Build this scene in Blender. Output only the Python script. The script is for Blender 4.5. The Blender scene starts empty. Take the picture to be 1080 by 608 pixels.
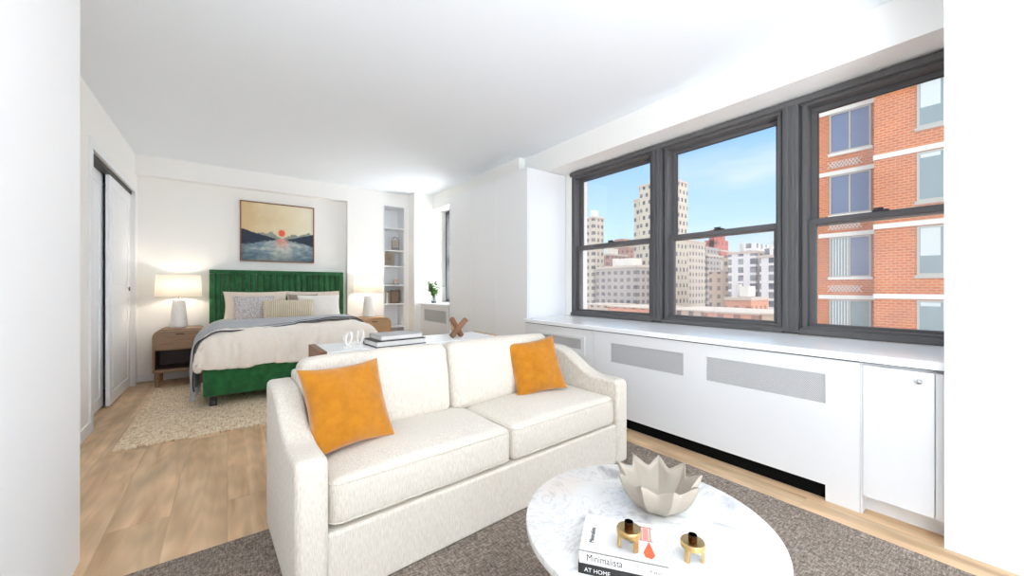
import bpy, bmesh, math, random
from mathutils import Vector, Matrix, noise
random.seed(7)
C = bpy.context.scene
PI = math.pi
def R(a): return math.radians(a)
HC = 1.05            # camera height

# ------------------------------------------------------------------ materials
def new_mat(name):
    m = bpy.data.materials.new(name); m.use_nodes = True
    nt = m.node_tree; b = nt.nodes['Principled BSDF']
    return m, nt, b
def N(nt, t, **kw):
    n = nt.nodes.new(t)
    for k, v in kw.items():
        if k in n.inputs: n.inputs[k].default_value = v
        else: setattr(n, k, v)
    return n
def L(nt, a, b): nt.links.new(a, b)
def c4(c): return (c[0], c[1], c[2], 1)
def srgb(r, g, b):
    f = lambda v: (v/255/12.92) if v/255 <= .04045 else ((v/255+.055)/1.055)**2.4
    return (f(r), f(g), f(b))
def flat(name, col, rough=.5, metal=0, spec=.5, bump=0, bscale=60, var=0, vscale=8):
    m, nt, b = new_mat(name)
    b.inputs['Base Color'].default_value = c4(col)
    b.inputs['Roughness'].default_value = rough
    b.inputs['Metallic'].default_value = metal
    b.inputs['Specular IOR Level'].default_value = spec
    tc = N(nt, 'ShaderNodeTexCoord')
    if var:
        n = N(nt, 'ShaderNodeTexNoise', Scale=vscale, Detail=4.0); L(nt, tc.outputs['Object'], n.inputs['Vector'])
        r = N(nt, 'ShaderNodeMapRange'); r.inputs['To Min'].default_value = 1-var; r.inputs['To Max'].default_value = 1+var
        r.inputs['From Min'].default_value = .3; r.inputs['From Max'].default_value = .7
        L(nt, n.outputs['Fac'], r.inputs['Value'])
        mx = N(nt, 'ShaderNodeVectorMath', operation='SCALE'); mx.inputs[0].default_value = col
        L(nt, r.outputs[0], mx.inputs['Scale']); L(nt, mx.outputs[0], b.inputs['Base Color'])
    if bump:
        n = N(nt, 'ShaderNodeTexNoise', Scale=bscale, Detail=3.0); L(nt, tc.outputs['Object'], n.inputs['Vector'])
        bp = N(nt, 'ShaderNodeBump', Strength=bump, Distance=.01); L(nt, n.outputs['Fac'], bp.inputs['Height'])
        L(nt, bp.outputs[0], b.inputs['Normal'])
    return m
def ramp(nt, stops):
    r = N(nt, 'ShaderNodeValToRGB'); e = r.color_ramp.elements
    while len(e) < len(stops): e.new(.5)
    for i, (p, c) in enumerate(stops): e[i].position = p; e[i].color = c4(c)
    return r
def wood(name, c1, c2, scale=(3, 40, 3), rough=.45, dist=2.0):
    m, nt, b = new_mat(name)
    tc = N(nt, 'ShaderNodeTexCoord'); mp = N(nt, 'ShaderNodeMapping'); mp.inputs['Scale'].default_value = scale
    L(nt, tc.outputs['Object'], mp.inputs['Vector'])
    n = N(nt, 'ShaderNodeTexNoise', Scale=1.0, Detail=6.0, Roughness=.65, Distortion=dist); L(nt, mp.outputs[0], n.inputs['Vector'])
    r = ramp(nt, [(.3, c1), (.7, c2)]); L(nt, n.outputs['Fac'], r.inputs[0]); L(nt, r.outputs[0], b.inputs['Base Color'])
    b.inputs['Roughness'].default_value = rough
    return m
def fabric(name, c1, c2, scale=350, bump=.4, rough=.95, sheen=.2, blotch=0, aniso=(1, 1, 1)):
    m, nt, b = new_mat(name)
    tc = N(nt, 'ShaderNodeTexCoord'); mp = N(nt, 'ShaderNodeMapping'); mp.inputs['Scale'].default_value = aniso
    L(nt, tc.outputs['Object'], mp.inputs['Vector'])
    n = N(nt, 'ShaderNodeTexNoise', Scale=scale, Detail=2.0, Roughness=.6); L(nt, mp.outputs[0], n.inputs['Vector'])
    r = ramp(nt, [(.35, c1), (.65, c2)]); L(nt, n.outputs['Fac'], r.inputs[0])
    out = r.outputs[0]
    if blotch:
        n2 = N(nt, 'ShaderNodeTexNoise', Scale=9.0, Detail=3.0); L(nt, tc.outputs['Object'], n2.inputs['Vector'])
        mr = N(nt, 'ShaderNodeMapRange'); mr.inputs['From Min'].default_value = .3; mr.inputs['From Max'].default_value = .7
        mr.inputs['To Min'].default_value = 1-blotch; mr.inputs['To Max'].default_value = 1+blotch
        L(nt, n2.outputs['Fac'], mr.inputs['Value'])
        vm = N(nt, 'ShaderNodeVectorMath', operation='SCALE'); L(nt, out, vm.inputs[0]); L(nt, mr.outputs[0], vm.inputs['Scale']); out = vm.outputs[0]
    L(nt, out, b.inputs['Base Color'])
    b.inputs['Roughness'].default_value = rough; b.inputs['Sheen Weight'].default_value = sheen
    b.inputs['Specular IOR Level'].default_value = .2
    bp = N(nt, 'ShaderNodeBump', Strength=bump, Distance=.003); L(nt, n.outputs['Fac'], bp.inputs['Height']); L(nt, bp.outputs[0], b.inputs['Normal'])
    return m

def floor_material():
    m, nt, b = new_mat('oak_planks')
    tc = N(nt, 'ShaderNodeTexCoord')
    mp = N(nt, 'ShaderNodeMapping'); mp.inputs['Rotation'].default_value = (0, 0, PI/2)
    L(nt, tc.outputs['Object'], mp.inputs['Vector'])
    br = N(nt, 'ShaderNodeTexBrick', Scale=1.0); br.offset = .37
    br.inputs['Color1'].default_value = (0, 0, 0, 1); br.inputs['Color2'].default_value = (1, 1, 1, 1)
    br.inputs['Mortar'].default_value = (.5, .5, .5, 1)
    br.inputs['Mortar Size'].default_value = .0015; br.inputs['Brick Width'].default_value = 1.7; br.inputs['Row Height'].default_value = .21
    L(nt, mp.outputs[0], br.inputs['Vector'])
    # grain stretched along the boards (world Y), offset per board
    mp2 = N(nt, 'ShaderNodeMapping'); mp2.inputs['Scale'].default_value = (11, 1.0, 1)
    ad = N(nt, 'ShaderNodeVectorMath', operation='ADD'); L(nt, tc.outputs['Object'], ad.inputs[0])
    sc = N(nt, 'ShaderNodeVectorMath', operation='SCALE'); sc.inputs['Scale'].default_value = 7.0
    L(nt, br.outputs['Color'], sc.inputs[0]); L(nt, sc.outputs[0], ad.inputs[1]); L(nt, ad.outputs[0], mp2.inputs['Vector'])
    g = N(nt, 'ShaderNodeTexNoise', Scale=1.0, Detail=5.0, Roughness=.52, Distortion=1.0); L(nt, mp2.outputs[0], g.inputs['Vector'])
    r = ramp(nt, [(.25, srgb(188, 150, 112)), (.42, srgb(212, 177, 138)), (.6, srgb(224, 192, 154)), (.8, srgb(232, 206, 172))])
    L(nt, g.outputs['Fac'], r.inputs[0])
    # slow patches, cathedral grain and knots
    mp3 = N(nt, 'ShaderNodeMapping'); mp3.inputs['Scale'].default_value = (4.2, .9, 1); L(nt, ad.outputs[0], mp3.inputs['Vector'])
    g2 = N(nt, 'ShaderNodeTexNoise', Scale=1.0, Detail=2.0, Distortion=.8); L(nt, mp3.outputs[0], g2.inputs['Vector'])
    mr = N(nt, 'ShaderNodeMapRange'); mr.inputs['From Min'].default_value = .3; mr.inputs['From Max'].default_value = .7
    mr.inputs['To Min'].default_value = .68; mr.inputs['To Max'].default_value = 1.14; L(nt, g2.outputs['Fac'], mr.inputs['Value'])
    wv = N(nt, 'ShaderNodeTexWave', Scale=1.6, Distortion=9.0, Detail=2.0); wv.wave_type = 'RINGS'
    wv.inputs['Detail Scale'].default_value = .8; mp4 = N(nt, 'ShaderNodeMapping'); mp4.inputs['Scale'].default_value = (9, .9, 1); L(nt, ad.outputs[0], mp4.inputs['Vector']); L(nt, mp4.outputs[0], wv.inputs['Vector'])
    mr2 = N(nt, 'ShaderNodeMapRange'); mr2.inputs['To Min'].default_value = .93; mr2.inputs['To Max'].default_value = 1.04; L(nt, wv.outputs['Fac'], mr2.inputs['Value'])
    vo = N(nt, 'ShaderNodeTexVoronoi', Scale=1.0); L(nt, mp3.outputs[0], vo.inputs['Vector'])
    mr3 = N(nt, 'ShaderNodeMapRange'); mr3.inputs['From Min'].default_value = .02; mr3.inputs['From Max'].default_value = .2
    mr3.inputs['To Min'].default_value = .62; mr3.inputs['To Max'].default_value = 1.0; L(nt, vo.outputs['Distance'], mr3.inputs['Value'])
    m1 = N(nt, 'ShaderNodeMath', operation='MULTIPLY'); L(nt, mr.outputs[0], m1.inputs[0]); L(nt, mr2.outputs[0], m1.inputs[1])
    m2 = N(nt, 'ShaderNodeMath', operation='MULTIPLY'); L(nt, m1.outputs[0], m2.inputs[0]); L(nt, mr3.outputs[0], m2.inputs[1])
    jm = N(nt, 'ShaderNodeMapRange'); jm.inputs['To Min'].default_value = 1; jm.inputs['To Max'].default_value = .86; L(nt, br.outputs['Fac'], jm.inputs['Value'])
    m3 = N(nt, 'ShaderNodeMath', operation='MULTIPLY'); L(nt, m2.outputs[0], m3.inputs[0]); L(nt, jm.outputs[0], m3.inputs[1])
    vm = N(nt, 'ShaderNodeVectorMath', operation='SCALE'); L(nt, r.outputs[0], vm.inputs[0]); L(nt, m3.outputs[0], vm.inputs['Scale'])
    L(nt, vm.outputs[0], b.inputs['Base Color'])
    b.inputs['Roughness'].default_value = .42; b.inputs['Specular IOR Level'].default_value = .35
    bp = N(nt, 'ShaderNodeBump', Strength=.12, Distance=.004); L(nt, g.outputs['Fac'], bp.inputs['Height']); L(nt, bp.outputs[0], b.inputs['Normal'])
    return m

def rug_material(name, cols, sx, sy, bump=.8, blotch=.12):
    """woven rug: crossing yarns broken up by noise"""
    m, nt, b = new_mat(name)
    tc = N(nt, 'ShaderNodeTexCoord')
    outs = []
    for s in ((sx, sy*.22, 1), (sx*.22, sy, 1)):
        mp = N(nt, 'ShaderNodeMapping'); mp.inputs['Scale'].default_value = s; L(nt, tc.outputs['Object'], mp.inputs['Vector'])
        n = N(nt, 'ShaderNodeTexNoise', Scale=1.0, Detail=3.0, Roughness=.7, Distortion=.6); L(nt, mp.outputs[0], n.inputs['Vector']); outs.append(n.outputs['Fac'])
    a = N(nt, 'ShaderNodeMath', operation='ADD'); L(nt, outs[0], a.inputs[0]); L(nt, outs[1], a.inputs[1])
    h = N(nt, 'ShaderNodeMath', operation='MULTIPLY'); h.inputs[1].default_value = .5; L(nt, a.outputs[0], h.inputs[0])
    n3 = N(nt, 'ShaderNodeTexNoise', Scale=3.0, Detail=4.0); L(nt, tc.outputs['Object'], n3.inputs['Vector'])
    mr = N(nt, 'ShaderNodeMapRange'); mr.inputs['From Min'].default_value = .3; mr.inputs['From Max'].default_value = .7
    mr.inputs['To Min'].default_value = 1-blotch; mr.inputs['To Max'].default_value = 1+blotch; L(nt, n3.outputs['Fac'], mr.inputs['Value'])
    r = ramp(nt, [(.36, cols[0]), (.5, cols[1]), (.62, cols[2])]); L(nt, h.outputs[0], r.inputs[0])
    vm = N(nt, 'ShaderNodeVectorMath', operation='SCALE'); L(nt, r.outputs[0], vm.inputs[0]); L(nt, mr.outputs[0], vm.inputs['Scale'])
    L(nt, vm.outputs[0], b.inputs['Base Color'])
    b.inputs['Roughness'].default_value = 1; b.inputs['Specular IOR Level'].default_value = .1
    bp = N(nt, 'ShaderNodeBump', Strength=bump, Distance=.01); L(nt, h.outputs[0], bp.inputs['Height']); L(nt, bp.outputs[0], b.inputs['Normal'])
    return m

def marble_material(name='white_marble', base=srgb(224, 223, 221), vein=srgb(166, 166, 170), scale=4.0, rough=.12):
    m, nt, b = new_mat(name)
    tc = N(nt, 'ShaderNodeTexCoord')
    n = N(nt, 'ShaderNodeTexNoise', Scale=scale, Detail=8.0, Roughness=.62, Distortion=1.6); L(nt, tc.outputs['Object'], n.inputs['Vector'])
    r = ramp(nt, [(.30, vein), (.44, base), (.5, base), (.515, tuple(.55*a+.45*c for a, c in zip(base, vein))), (.53, base), (.72, base), (.85, vein)])
    L(nt, n.outputs['Fac'], r.inputs[0]); L(nt, r.outputs[0], b.inputs['Base Color'])
    b.inputs['Roughness'].default_value = rough
    return m

def mesh_grille():
    m, nt, b = new_mat('perforated_grille_metal')
    tc = N(nt, 'ShaderNodeTexCoord'); sp = N(nt, 'ShaderNodeSeparateXYZ'); L(nt, tc.outputs['Object'], sp.inputs[0])
    outs = []
    for ax in ('Y', 'Z'):
        a = N(nt, 'ShaderNodeMath', operation='MULTIPLY'); a.inputs[1].default_value = 2*PI/.0085; L(nt, sp.outputs[ax], a.inputs[0])
        s = N(nt, 'ShaderNodeMath', operation='SINE'); L(nt, a.outputs[0], s.inputs[0]); outs.append(s.outputs[0])
    mm = N(nt, 'ShaderNodeMath', operation='MULTIPLY'); L(nt, outs[0], mm.inputs[0]); L(nt, outs[1], mm.inputs[1])
    gt = N(nt, 'ShaderNodeMath', operation='GREATER_THAN'); gt.inputs[1].default_value = .25; L(nt, mm.outputs[0], gt.inputs[0])
    mx = N(nt, 'ShaderNodeMix', data_type='RGBA'); mx.inputs['A'].default_value = c4(srgb(205, 206, 208)); mx.inputs['B'].default_value = c4(srgb(95, 97, 100))
    L(nt, gt.outputs[0], mx.inputs['Factor']); L(nt, mx.outputs['Result'], b.inputs['Base Color']); b.inputs['Roughness'].default_value = .5
    return m

def painting_material(w, h):
    """watercolour: sand sky, dark hills, red sun and its reflection on a lake (object X,Z)"""
    m, nt, b = new_mat('lake_sunset_watercolour')
    tc = N(nt, 'ShaderNodeTexCoord'); sp = N(nt, 'ShaderNodeSeparateXYZ'); L(nt, tc.outputs['Object'], sp.inputs[0])
    def math_(op, a, bb=None, clamp=False):
        n = N(nt, 'ShaderNodeMath', operation=op); n.use_clamp = clamp
        for i, v in enumerate((a, bb)):
            if v is None: continue
            if isinstance(v, (int, float)): n.inputs[i].default_value = v
            else: L(nt, v, n.inputs[i])
        return n.outputs[0]
    u = math_('DIVIDE', sp.outputs['X'], w); v = math_('DIVIDE', sp.outputs['Z'], h)     # u,v 0..1
    def nz(s, sc=(1, 1, 1), d=4):
        mp = N(nt, 'ShaderNodeMapping'); mp.inputs['Scale'].default_value = sc; L(nt, tc.outputs['Object'], mp.inputs['Vector'])
        n = N(nt, 'ShaderNodeTexNoise', Scale=s, Detail=float(d), Roughness=.6); L(nt, mp.outputs[0], n.inputs['Vector']); return n.outputs['Fac']
    def mix(f, a, c):
        n = N(nt, 'ShaderNodeMix', data_type='RGBA')
        L(nt, f, n.inputs['Factor'])
        for k, x in (('A', a), ('B', c)):
            if isinstance(x, tuple): n.inputs[k].default_value = c4(x)
            else: L(nt, x, n.inputs[k])
        return n.outputs['Result']
    def soft(x, e0, e1):
        n = N(nt, 'ShaderNodeMapRange'); n.interpolation_type = 'SMOOTHSTEP'
        n.inputs['From Min'].default_value = e0; n.inputs['From Max'].default_value = e1; L(nt, x, n.inputs['Value']); return n.outputs[0]
    r = ramp(nt, [(.3, srgb(214, 186, 140)), (.5, srgb(228, 212, 176)), (.7, srgb(232, 224, 200))])
    L(nt, math_('ADD', math_('MULTIPLY', u, .5), math_('MULTIPLY', nz(3), .5)), r.inputs[0])
    col = r.outputs[0]
    # sun
    du = math_('SUBTRACT', u, .54)
    dv = math_('MULTIPLY', math_('SUBTRACT', v, .50), .78)
    d = math_('SQRT', math_('ADD', math_('POWER', math_('ABSOLUTE', du), 2), math_('POWER', math_('ABSOLUTE', dv), 2)))
    col = mix(math_('SUBTRACT', 1, soft(d, .032, .060)), col, srgb(232, 98, 66))
    # far mountains
    def ridge(base, amp, s, off):
        mp = N(nt, 'ShaderNodeMapping'); mp.inputs['Scale'].default_value = (s, 0, 0); mp.inputs['Location'].default_value = (off, 0, 0)
        L(nt, tc.outputs['Object'], mp.inputs['Vector'])
        n = N(nt, 'ShaderNodeTexNoise', Scale=1.0, Detail=4.0, Roughness=.5); L(nt, mp.outputs[0], n.inputs['Vector'])
        return math_('ADD', math_('MULTIPLY', math_('SUBTRACT', n.outputs['Fac'], .5), amp), base)
    au = math_('ABSOLUTE', du)
    far = ridge(.46, .34, 7, 3.3)
    far = math_('ADD', far, math_('MULTIPLY', soft(au, .05, .2), .04))
    col = mix(soft(math_('SUBTRACT', far, v), 0, .02), col, mix(nz(18), srgb(96, 116, 112), srgb(170, 172, 160)))
    near = math_('ADD', ridge(.385, .05, 9, 1.1), math_('MULTIPLY', math_('POWER', au, 1.05), .31))
    lo = math_('SUBTRACT', .385, math_('MULTIPLY', math_('POWER', au, 1.0), .25))
    # lake
    rw = ramp(nt, [(.32, srgb(36, 62, 84)), (.5, srgb(130, 150, 158)), (.66, srgb(214, 210, 196))])
    L(nt, math_('ADD', math_('MULTIPLY', nz(10, (.9, 1, 1.6), 6), .55), math_('MULTIPLY', math_('SUBTRACT', .62, math_('MULTIPLY', au, .6)), .5)), rw.inputs[0])
    lake = rw.outputs[0]
    refl = math_('MULTIPLY', math_('SUBTRACT', 1, soft(au, .03, .12)), soft(v, .20, .36))
    lake = mix(math_('MULTIPLY', refl, .65), lake, srgb(232, 140, 110))
    lake = mix(math_('MULTIPLY', math_('SUBTRACT', 1, soft(v, .0, .22)), .6), lake, srgb(52, 84, 98))
    isl = math_('LESS_THAN', v, .40)
    col = mix(isl, col, lake)
    bw = math_('ADD', soft(math_('SUBTRACT', near, v), 0, .015), 0)
    up = math_('MULTIPLY', bw, soft(math_('SUBTRACT', math_('ADD', v, math_('MULTIPLY', math_('SUBTRACT', nz(25, (1, 1, 3)), .5), .10)), lo), 0, .03))
    col = mix(up, col, mix(nz(20), srgb(14, 24, 36), srgb(44, 62, 84)))
    L(nt, col, b.inputs['Base Color']); b.inputs['Roughness'].default_value = .6
    return m

def brick_material(name, c1, c2, mortar, scale=1.0):
    m, nt, b = new_mat(name)
    tc = N(nt, 'ShaderNodeTexCoord'); sp = N(nt, 'ShaderNodeSeparateXYZ'); L(nt, tc.outputs['Object'], sp.inputs[0])
    ad = N(nt, 'ShaderNodeMath', operation='ADD'); L(nt, sp.outputs['X'], ad.inputs[0]); L(nt, sp.outputs['Y'], ad.inputs[1])
    cb = N(nt, 'ShaderNodeCombineXYZ'); L(nt, ad.outputs[0], cb.inputs[0]); L(nt, sp.outputs['Z'], cb.inputs[1])
    br = N(nt, 'ShaderNodeTexBrick', Scale=scale); L(nt, cb.outputs[0], br.inputs['Vector'])
    br.inputs['Color1'].default_value = c4(c1); br.inputs['Color2'].default_value = c4(c2); br.inputs['Mortar'].default_value = c4(mortar)
    br.inputs['Mortar Size'].default_value = .016; br.inputs['Brick Width'].default_value = .24; br.inputs['Row Height'].default_value = .105
    n = N(nt, 'ShaderNodeTexNoise', Scale=.8, Detail=5.0); L(nt, tc.outputs['Object'], n.inputs['Vector'])
    mr = N(nt, 'ShaderNodeMapRange'); mr.inputs['From Min'].default_value = .3; mr.inputs['From Max'].default_value = .7; mr.inputs['To Min'].default_value = .84; mr.inputs['To Max'].default_value = 1.1
    L(nt, n.outputs['Fac'], mr.inputs['Value'])
    vm = N(nt, 'ShaderNodeVectorMath', operation='SCALE'); L(nt, br.outputs['Color'], vm.inputs[0]); L(nt, mr.outputs[0], vm.inputs['Scale'])
    L(nt, vm.outputs[0], b.inputs['Base Color']); b.inputs['Roughness'].default_value = .9
    return m

def glass_material(name, haze=.05, refl=.07, hazecol=(1, 1, 1)):
    """thin window pane: transparent, a little mirror, and a film of dust that scatters light"""
    m, nt, b = new_mat(name); nt.nodes.remove(b)
    out = nt.nodes['Material Output']
    tr = N(nt, 'ShaderNodeBsdfTransparent'); gl = N(nt, 'ShaderNodeBsdfGlossy', Roughness=.02)
    mx = N(nt, 'ShaderNodeMixShader', Fac=refl); L(nt, tr.outputs[0], mx.inputs[1]); L(nt, gl.outputs[0], mx.inputs[2])
    df = N(nt, 'ShaderNodeBsdfTranslucent'); df.inputs['Color'].default_value = c4(hazecol)
    tc = N(nt, 'ShaderNodeTexCoord'); n = N(nt, 'ShaderNodeTexNoise', Scale=2.5, Detail=5.0); L(nt, tc.outputs['Object'], n.inputs['Vector'])
    mr = N(nt, 'ShaderNodeMapRange'); mr.inputs['From Min'].default_value = .35; mr.inputs['From Max'].default_value = .7
    mr.inputs['To Min'].default_value = haze*.4; mr.inputs['To Max'].default_value = haze*1.7; L(nt, n.outputs['Fac'], mr.inputs['Value'])
    m2 = N(nt, 'ShaderNodeMixShader'); L(nt, mr.outputs[0], m2.inputs['Fac']); L(nt, mx.outputs[0], m2.inputs[1]); L(nt, df.outputs[0], m2.inputs[2])
    L(nt, m2.outputs[0], out.inputs['Surface'])
    return m

M = {}
M['wall'] = flat('warm_white_wall_paint', (.905, .89, .86), .75, bump=.03, bscale=90)
M['wall_end'] = flat('plain_white_wall_paint', (.93, .93, .93), .8)
M['ceiling'] = flat('white_ceiling_paint', (.86, .90, .945), .9)
M['soffit'] = flat('soffit_paint', (.90, .89, .865), .8)
M['white'] = flat('white_lacquer', (.875, .89, .91), .35)
M['cab'] = flat('white_satin_cabinet_paint', (.78, .792, .812), .45)
M['sill'] = flat('white_sill_top', (.90, .91, .93), .18)
M['door'] = flat('white_door_paint', (.90, .91, .93), .5)
M['trim'] = flat('white_trim_paint', (.86, .865, .875), .45)
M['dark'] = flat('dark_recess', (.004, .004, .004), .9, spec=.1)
M['frame'] = flat('charcoal_window_frame', srgb(94, 93, 94), .6, spec=.3)
M['frame_dk'] = flat('dark_gasket_and_gap_shade', srgb(48, 49, 52), .5)  # gaskets and tracks; also the painted shade strips under the ledge
M['floor'] = floor_material()
M['jute'] = rug_material('jute_weave', [srgb(176, 142, 106), srgb(232, 210, 180), srgb(252, 240, 218)], 95, 60, 1.0, .05)
M['greyrug'] = rug_material('taupe_wool_weave', [srgb(84, 74, 66), srgb(134, 122, 112), srgb(178, 166, 154)], 170, 170, .6, .12)
M['sofa'] = fabric('oatmeal_linen', srgb(204, 196, 184), srgb(224, 216, 204), 330, .35, aniso=(1, .3, .13))
M['mustard'] = fabric('mustard_velvet', srgb(172, 108, 8), srgb(186, 119, 14), 22, .12, .8, .5, blotch=.05)
M['green'] = fabric('green_velvet', srgb(24, 84, 42), srgb(36, 104, 56), 14, .15, .7, .5, blotch=.12)
M['duvet'] = fabric('cream_cotton', srgb(247, 236, 223), srgb(251, 243, 233), 60, .1, .95, .1)
M['throw'] = fabric('grey_wool', srgb(164, 166, 171), srgb(190, 191, 195), 300, .7, .98, .2)
M['throw_fold_shade'] = flat('charcoal_fold_shade', srgb(44, 48, 56), .9)  # dark colour standing in for the shadow of the throw's fold
M['sham'] = fabric('beige_linen_sham', srgb(222, 208, 192), srgb(232, 220, 206), 200, .3)
M['taupe'] = fabric('taupe_linen', srgb(146, 132, 124), srgb(172, 158, 150), 200, .3)
M['whitecotton'] = fabric('white_cotton', srgb(236, 230, 224), srgb(244, 239, 234), 90, .15)
M['black'] = flat('black_leg', (.01, .01, .01), .5)
M['walnut'] = wood('brown_oak_veneer', srgb(128, 98, 74), srgb(166, 134, 106), (3, 3, 45))
M['tanoak'] = wood('tan_oak_veneer', srgb(172, 132, 92), srgb(204, 166, 124), (3, 3, 45))
M['walnut_dk'] = wood('dark_oak_interior', srgb(62, 46, 36), srgb(84, 64, 50), (3, 3, 45))
M['redwood'] = wood('reddish_walnut', srgb(112, 76, 52), srgb(146, 104, 74), (30, 30, 4))
M['tableleg'] = wood('pale_oak', srgb(176, 142, 104), srgb(206, 174, 134), (30, 30, 4))
M['frame_wood'] = wood('brown_picture_frame', srgb(112, 72, 44), srgb(146, 98, 62), (20, 20, 20))
M['marble'] = marble_material()
M['lampmarble'] = marble_material('lamp_alabaster', srgb(236, 234, 232), srgb(206, 204, 204), 14, .35)
M['console'] = flat('white_console_top', (.86, .87, .88), .3)
M['bowl'] = flat('ivory_ceramic', srgb(172, 162, 148), .45, var=.03)
M['brass'] = flat('polished_brass', srgb(212, 178, 122), .3, 1.0)
M['darkbrass'] = flat('dark_bronze_cup', srgb(70, 44, 26), .25, 1.0)
M['paper'] = flat('book_pages', srgb(232, 230, 226), .8, bump=.3, bscale=300)
M['greycover'] = flat('pale_grey_cover', srgb(176, 174, 172), .6)
M['blackcover'] = flat('black_cover', srgb(26, 24, 24), .45)
M['whitecover'] = flat('white_cover', srgb(222, 219, 215), .45)
M['ink'] = flat('printed_ink', (.006, .006, .006), .8, spec=.1)
M['whiteink'] = flat('white_print', srgb(225, 225, 225), .6)
M['pink'] = flat('pink_print', srgb(206, 140, 128), .5)
M['orange'] = flat('orange_print', srgb(214, 98, 58), .5)
M['chrome'] = flat('chrome', (.75, .75, .77), .12, 1)
M['leaf'] = flat('fresh_green_leaf', srgb(98, 140, 62), .5, var=.35, vscale=30)
M['stem'] = flat('green_stem', srgb(86, 112, 58), .6)
M['glassjar'] = None
M['grille'] = mesh_grille()
M['coral'] = flat('white_glazed_ceramic', srgb(232, 228, 224), .3)
M['photo'] = flat('brown_print', srgb(134, 112, 94), .6, var=.3, vscale=60)
M['greige'] = flat('greige_cover', srgb(168, 156, 142), .7)
M['iron'] = flat('dark_grey_iron', srgb(96, 96, 98), .5)
M['stone'] = flat('limestone_band', srgb(226, 220, 208), .85)
M['pglass'] = glass_material('window_pane', .03, .05)
M['pglass_low'] = glass_material('dusty_window_pane', .08, .05)

def ribbed(name, c1, c2, n, axis='X'):
    m, nt, b = new_mat(name)
    tc = N(nt, 'ShaderNodeTexCoord'); sp = N(nt, 'ShaderNodeSeparateXYZ'); L(nt, tc.outputs['Object'], sp.inputs[0])
    a = N(nt, 'ShaderNodeMath', operation='MULTIPLY'); a.inputs[1].default_value = n; L(nt, sp.outputs[axis], a.inputs[0])
    s = N(nt, 'ShaderNodeMath', operation='SINE'); L(nt, a.outputs[0], s.inputs[0])
    r = ramp(nt, [(.2, c1), (.6, c2)]); L(nt, s.outputs[0], r.inputs[0]); L(nt, r.outputs[0], b.inputs['Base Color'])
    b.inputs['Roughness'].default_value = .9
    bp = N(nt, 'ShaderNodeBump', Strength=.6, Distance=.005); L(nt, s.outputs[0], bp.inputs['Height']); L(nt, bp.outputs[0], b.inputs['Normal'])
    return m
M['stripe'] = ribbed('ribbed_cream_cotton', srgb(206, 190, 164), srgb(232, 220, 198), 320)
def speckle(name, c1, c2, s):
    m, nt, b = new_mat(name)
    tc = N(nt, 'ShaderNodeTexCoord'); mp = N(nt, 'ShaderNodeMapping'); mp.inputs['Scale'].default_value = (s, s, s*2.2); L(nt, tc.outputs['Object'], mp.inputs['Vector'])
    v = N(nt, 'ShaderNodeTexVoronoi', Scale=1.0); L(nt, mp.outputs[0], v.inputs['Vector'])
    r = ramp(nt, [(.25, c1), (.45, c2)]); L(nt, v.outputs['Distance'], r.inputs[0]); L(nt, r.outputs[0], b.inputs['Base Color']); b.inputs['Roughness'].default_value = .95
    return m
M['speckle'] = speckle('grey_flecked_cotton', srgb(132, 126, 130), srgb(208, 202, 202), 55)

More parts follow.
